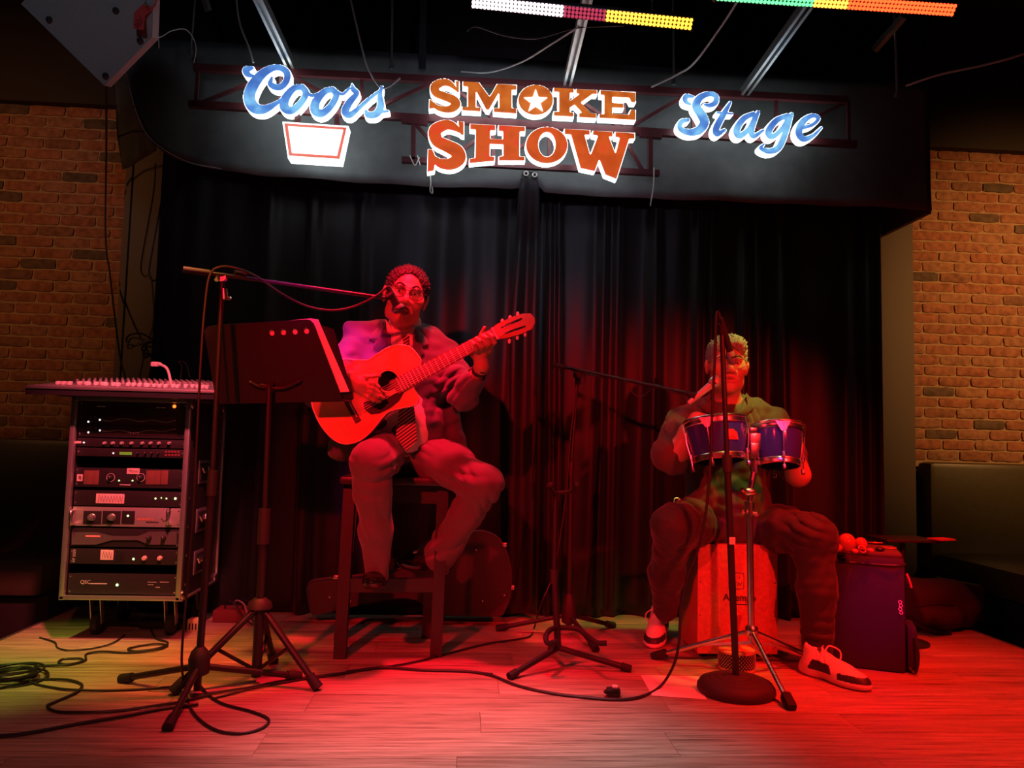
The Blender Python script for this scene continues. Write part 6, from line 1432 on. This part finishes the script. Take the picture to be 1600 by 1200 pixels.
V, Fc = H.mesh(.0034, lambda X, Y, Z, f=wrinkle(.0040, 330, 12, (1, 1, .6), 12): f(X, Y, Z)); np_obj('hair', V, Fc, HAIR2, dp); tufts(V, Fc, HC2, HR2, 1300, .016, .0027, 4, HAIR2, 'hair_locks', dp, .72, 1.)
for sg in (-1, 1): q = MB(); q.tube(cr([Vector(Ld(.014*sg, -.099, .030)), Vector(Ld(.032*sg, -.096, .037)), Vector(Ld(.052*sg, -.080, .029))], 4), [.002, .004, .0045, .0045, .0045, .004, .003, .002, .001], 6); q.build('eyebrow', pm('dark_grey_brow', (.10, .09, .08), .6), dp)
glasses(Ld, dp, mat=pm('thin_metal_frame', (.5, .42, .3), .3, .8), half=True)
SH2 = pm('dark_olive_shirt', (.055, .054, .036), .75, var=.15, scale=90, sheen=.2); TR2 = pm('black_trousers', (.024, .026, .024), .75, var=.2, scale=120, sheen=.15)
S = SDF(); S.ell(N3(1137, 705, 3.39), (.205, .128, .21), None, .05); S.ell(N3(1136, 790, 3.37), (.185, .145, .16), None, .10); S.cap(N3(1095, 645, 3.40), N3(1180, 645, 3.40), .068, .068, .05); S.ell(N3(1138, 822, 3.42), (.18, .15, .06), None, .06)
S.chain([(sR, .076), (sR*.45+eR*.55+[-.016, 0, -.008], .070), (eR+[-.026, .035, -.012], .068), (eR+[-.010, .040, -.035], .058)], .04); S.chain([(sL, .076), (sL*.4+eL*.6, .068), (eL+(sL-eL)*.10+[0, .02, 0], .064)], .04)
S.cap(nb-[0, 0, .03], nb+[0, .01, .028], .098, .082, .03)
S.ell(nb+np.array([0, -.02, .075]), (.068, .078, .062), None, .012, True); S.cap(N3(1138, 640, 3.26), N3(1138, 672, 3.23), .045, .016, .012, True)
wa, wb = wrinkle(.0065, 24, 28), wrinkle(.0035, 60, 29)
fs_ = folds([(sR*.4+eR*.6, (.2, -.3, 1), .034, .008, .11), (sL*.4+eL*.6, (-.2, -.3, 1), .034, .008, .11), (N3(1136, 790, 3.25), (.5, 0, 1), .07, .005, .16), (N3(1190, 655, 3.3), (.9, 0, .4), .04, .005, .09)], lambda X, Y, Z: wa(X, Y, Z)*.7+wb(X, Y, Z))
V, Fc = S.mesh(.0058, fs_); np_obj('shirt', V, Fc, SH2, dp); bvD = ofcast(V, Fc)
patch(bvD, [(1108, 616), (1098, 624), (1092, 634), (1104, 646), (1118, 646), (1112, 630)], SH2, 'collar', dp, .006, .010)
patch(bvD, [(1166, 614), (1176, 624), (1180, 634), (1168, 648), (1156, 650), (1162, 632)], SH2, 'collar', dp, .006, .010)
T = SDF(); T.ell(N3(1140, 820, 3.43), (.185, .15, .072), None, .05)
T.chain([(hR_, .10), (N3(1078, 818, 3.26), .092), (kR_, .080), (N3(1042, 895, 3.31), .068), (aR_+[0, 0, .01], .055)], .05)
T.chain([(hL_, .10), (N3(1222, 826, 3.26), .092), (kL_, .080), (N3(1276, 920, 3.10), .068), (aL_+[0, 0, .0], .058)], .05)
T.half((0, 0, .052), (0, 0, -1))
wa, wb = wrinkle(.0065, 22, 38, (1, 1, .5)), wrinkle(.0036, 60, 39)
fs_ = folds([(N3(1085, 815, 3.22), (1, 0, .9), .04, .008, .15), (N3(1200, 815, 3.22), (-1, 0, .9), .04, .008, .15), (kL_, (.1, -.3, 1), .035, .008, .13), (N3(1278, 980, 3.05), (0, .2, 1), .04, .007, .10)], lambda X, Y, Z: wa(X, Y, Z)*.6+wb(X, Y, Z))
V, Fc = T.mesh(.0058, fs_); np_obj('trousers', V, Fc, TR2, dp)
SNK = [pm('white_sneaker_leather', (.72, .66, .62), .5), pm('black_sneaker_panel', (.03, .025, .03), .5), pm('white_sneaker_sole', (.70, .66, .68), .55), pm('white_lace', (.75, .70, .68), .7)]
shoe(dp, fl(1344, 1077), fl(1252, 1048), .30, SNK, 'sneaker')
tz = fl(1020, 1013); hl = Vector((tz.x+.10, tz.y+.25, .035)); shoe(dp, tz, hl, .29, SNK, 'sneaker')
q = MB(); q.tube(cr([at(1054, 779, 3.20), at(1062, 780, 3.2), at(1056, 788, 3.19), at(1046, 799, 3.18), at(1044, 800, 3.18), at(1052, 789, 3.18)], 4, True), .0028, 6, closed=True); q.build('belt_carabiner', CHROME, dp)
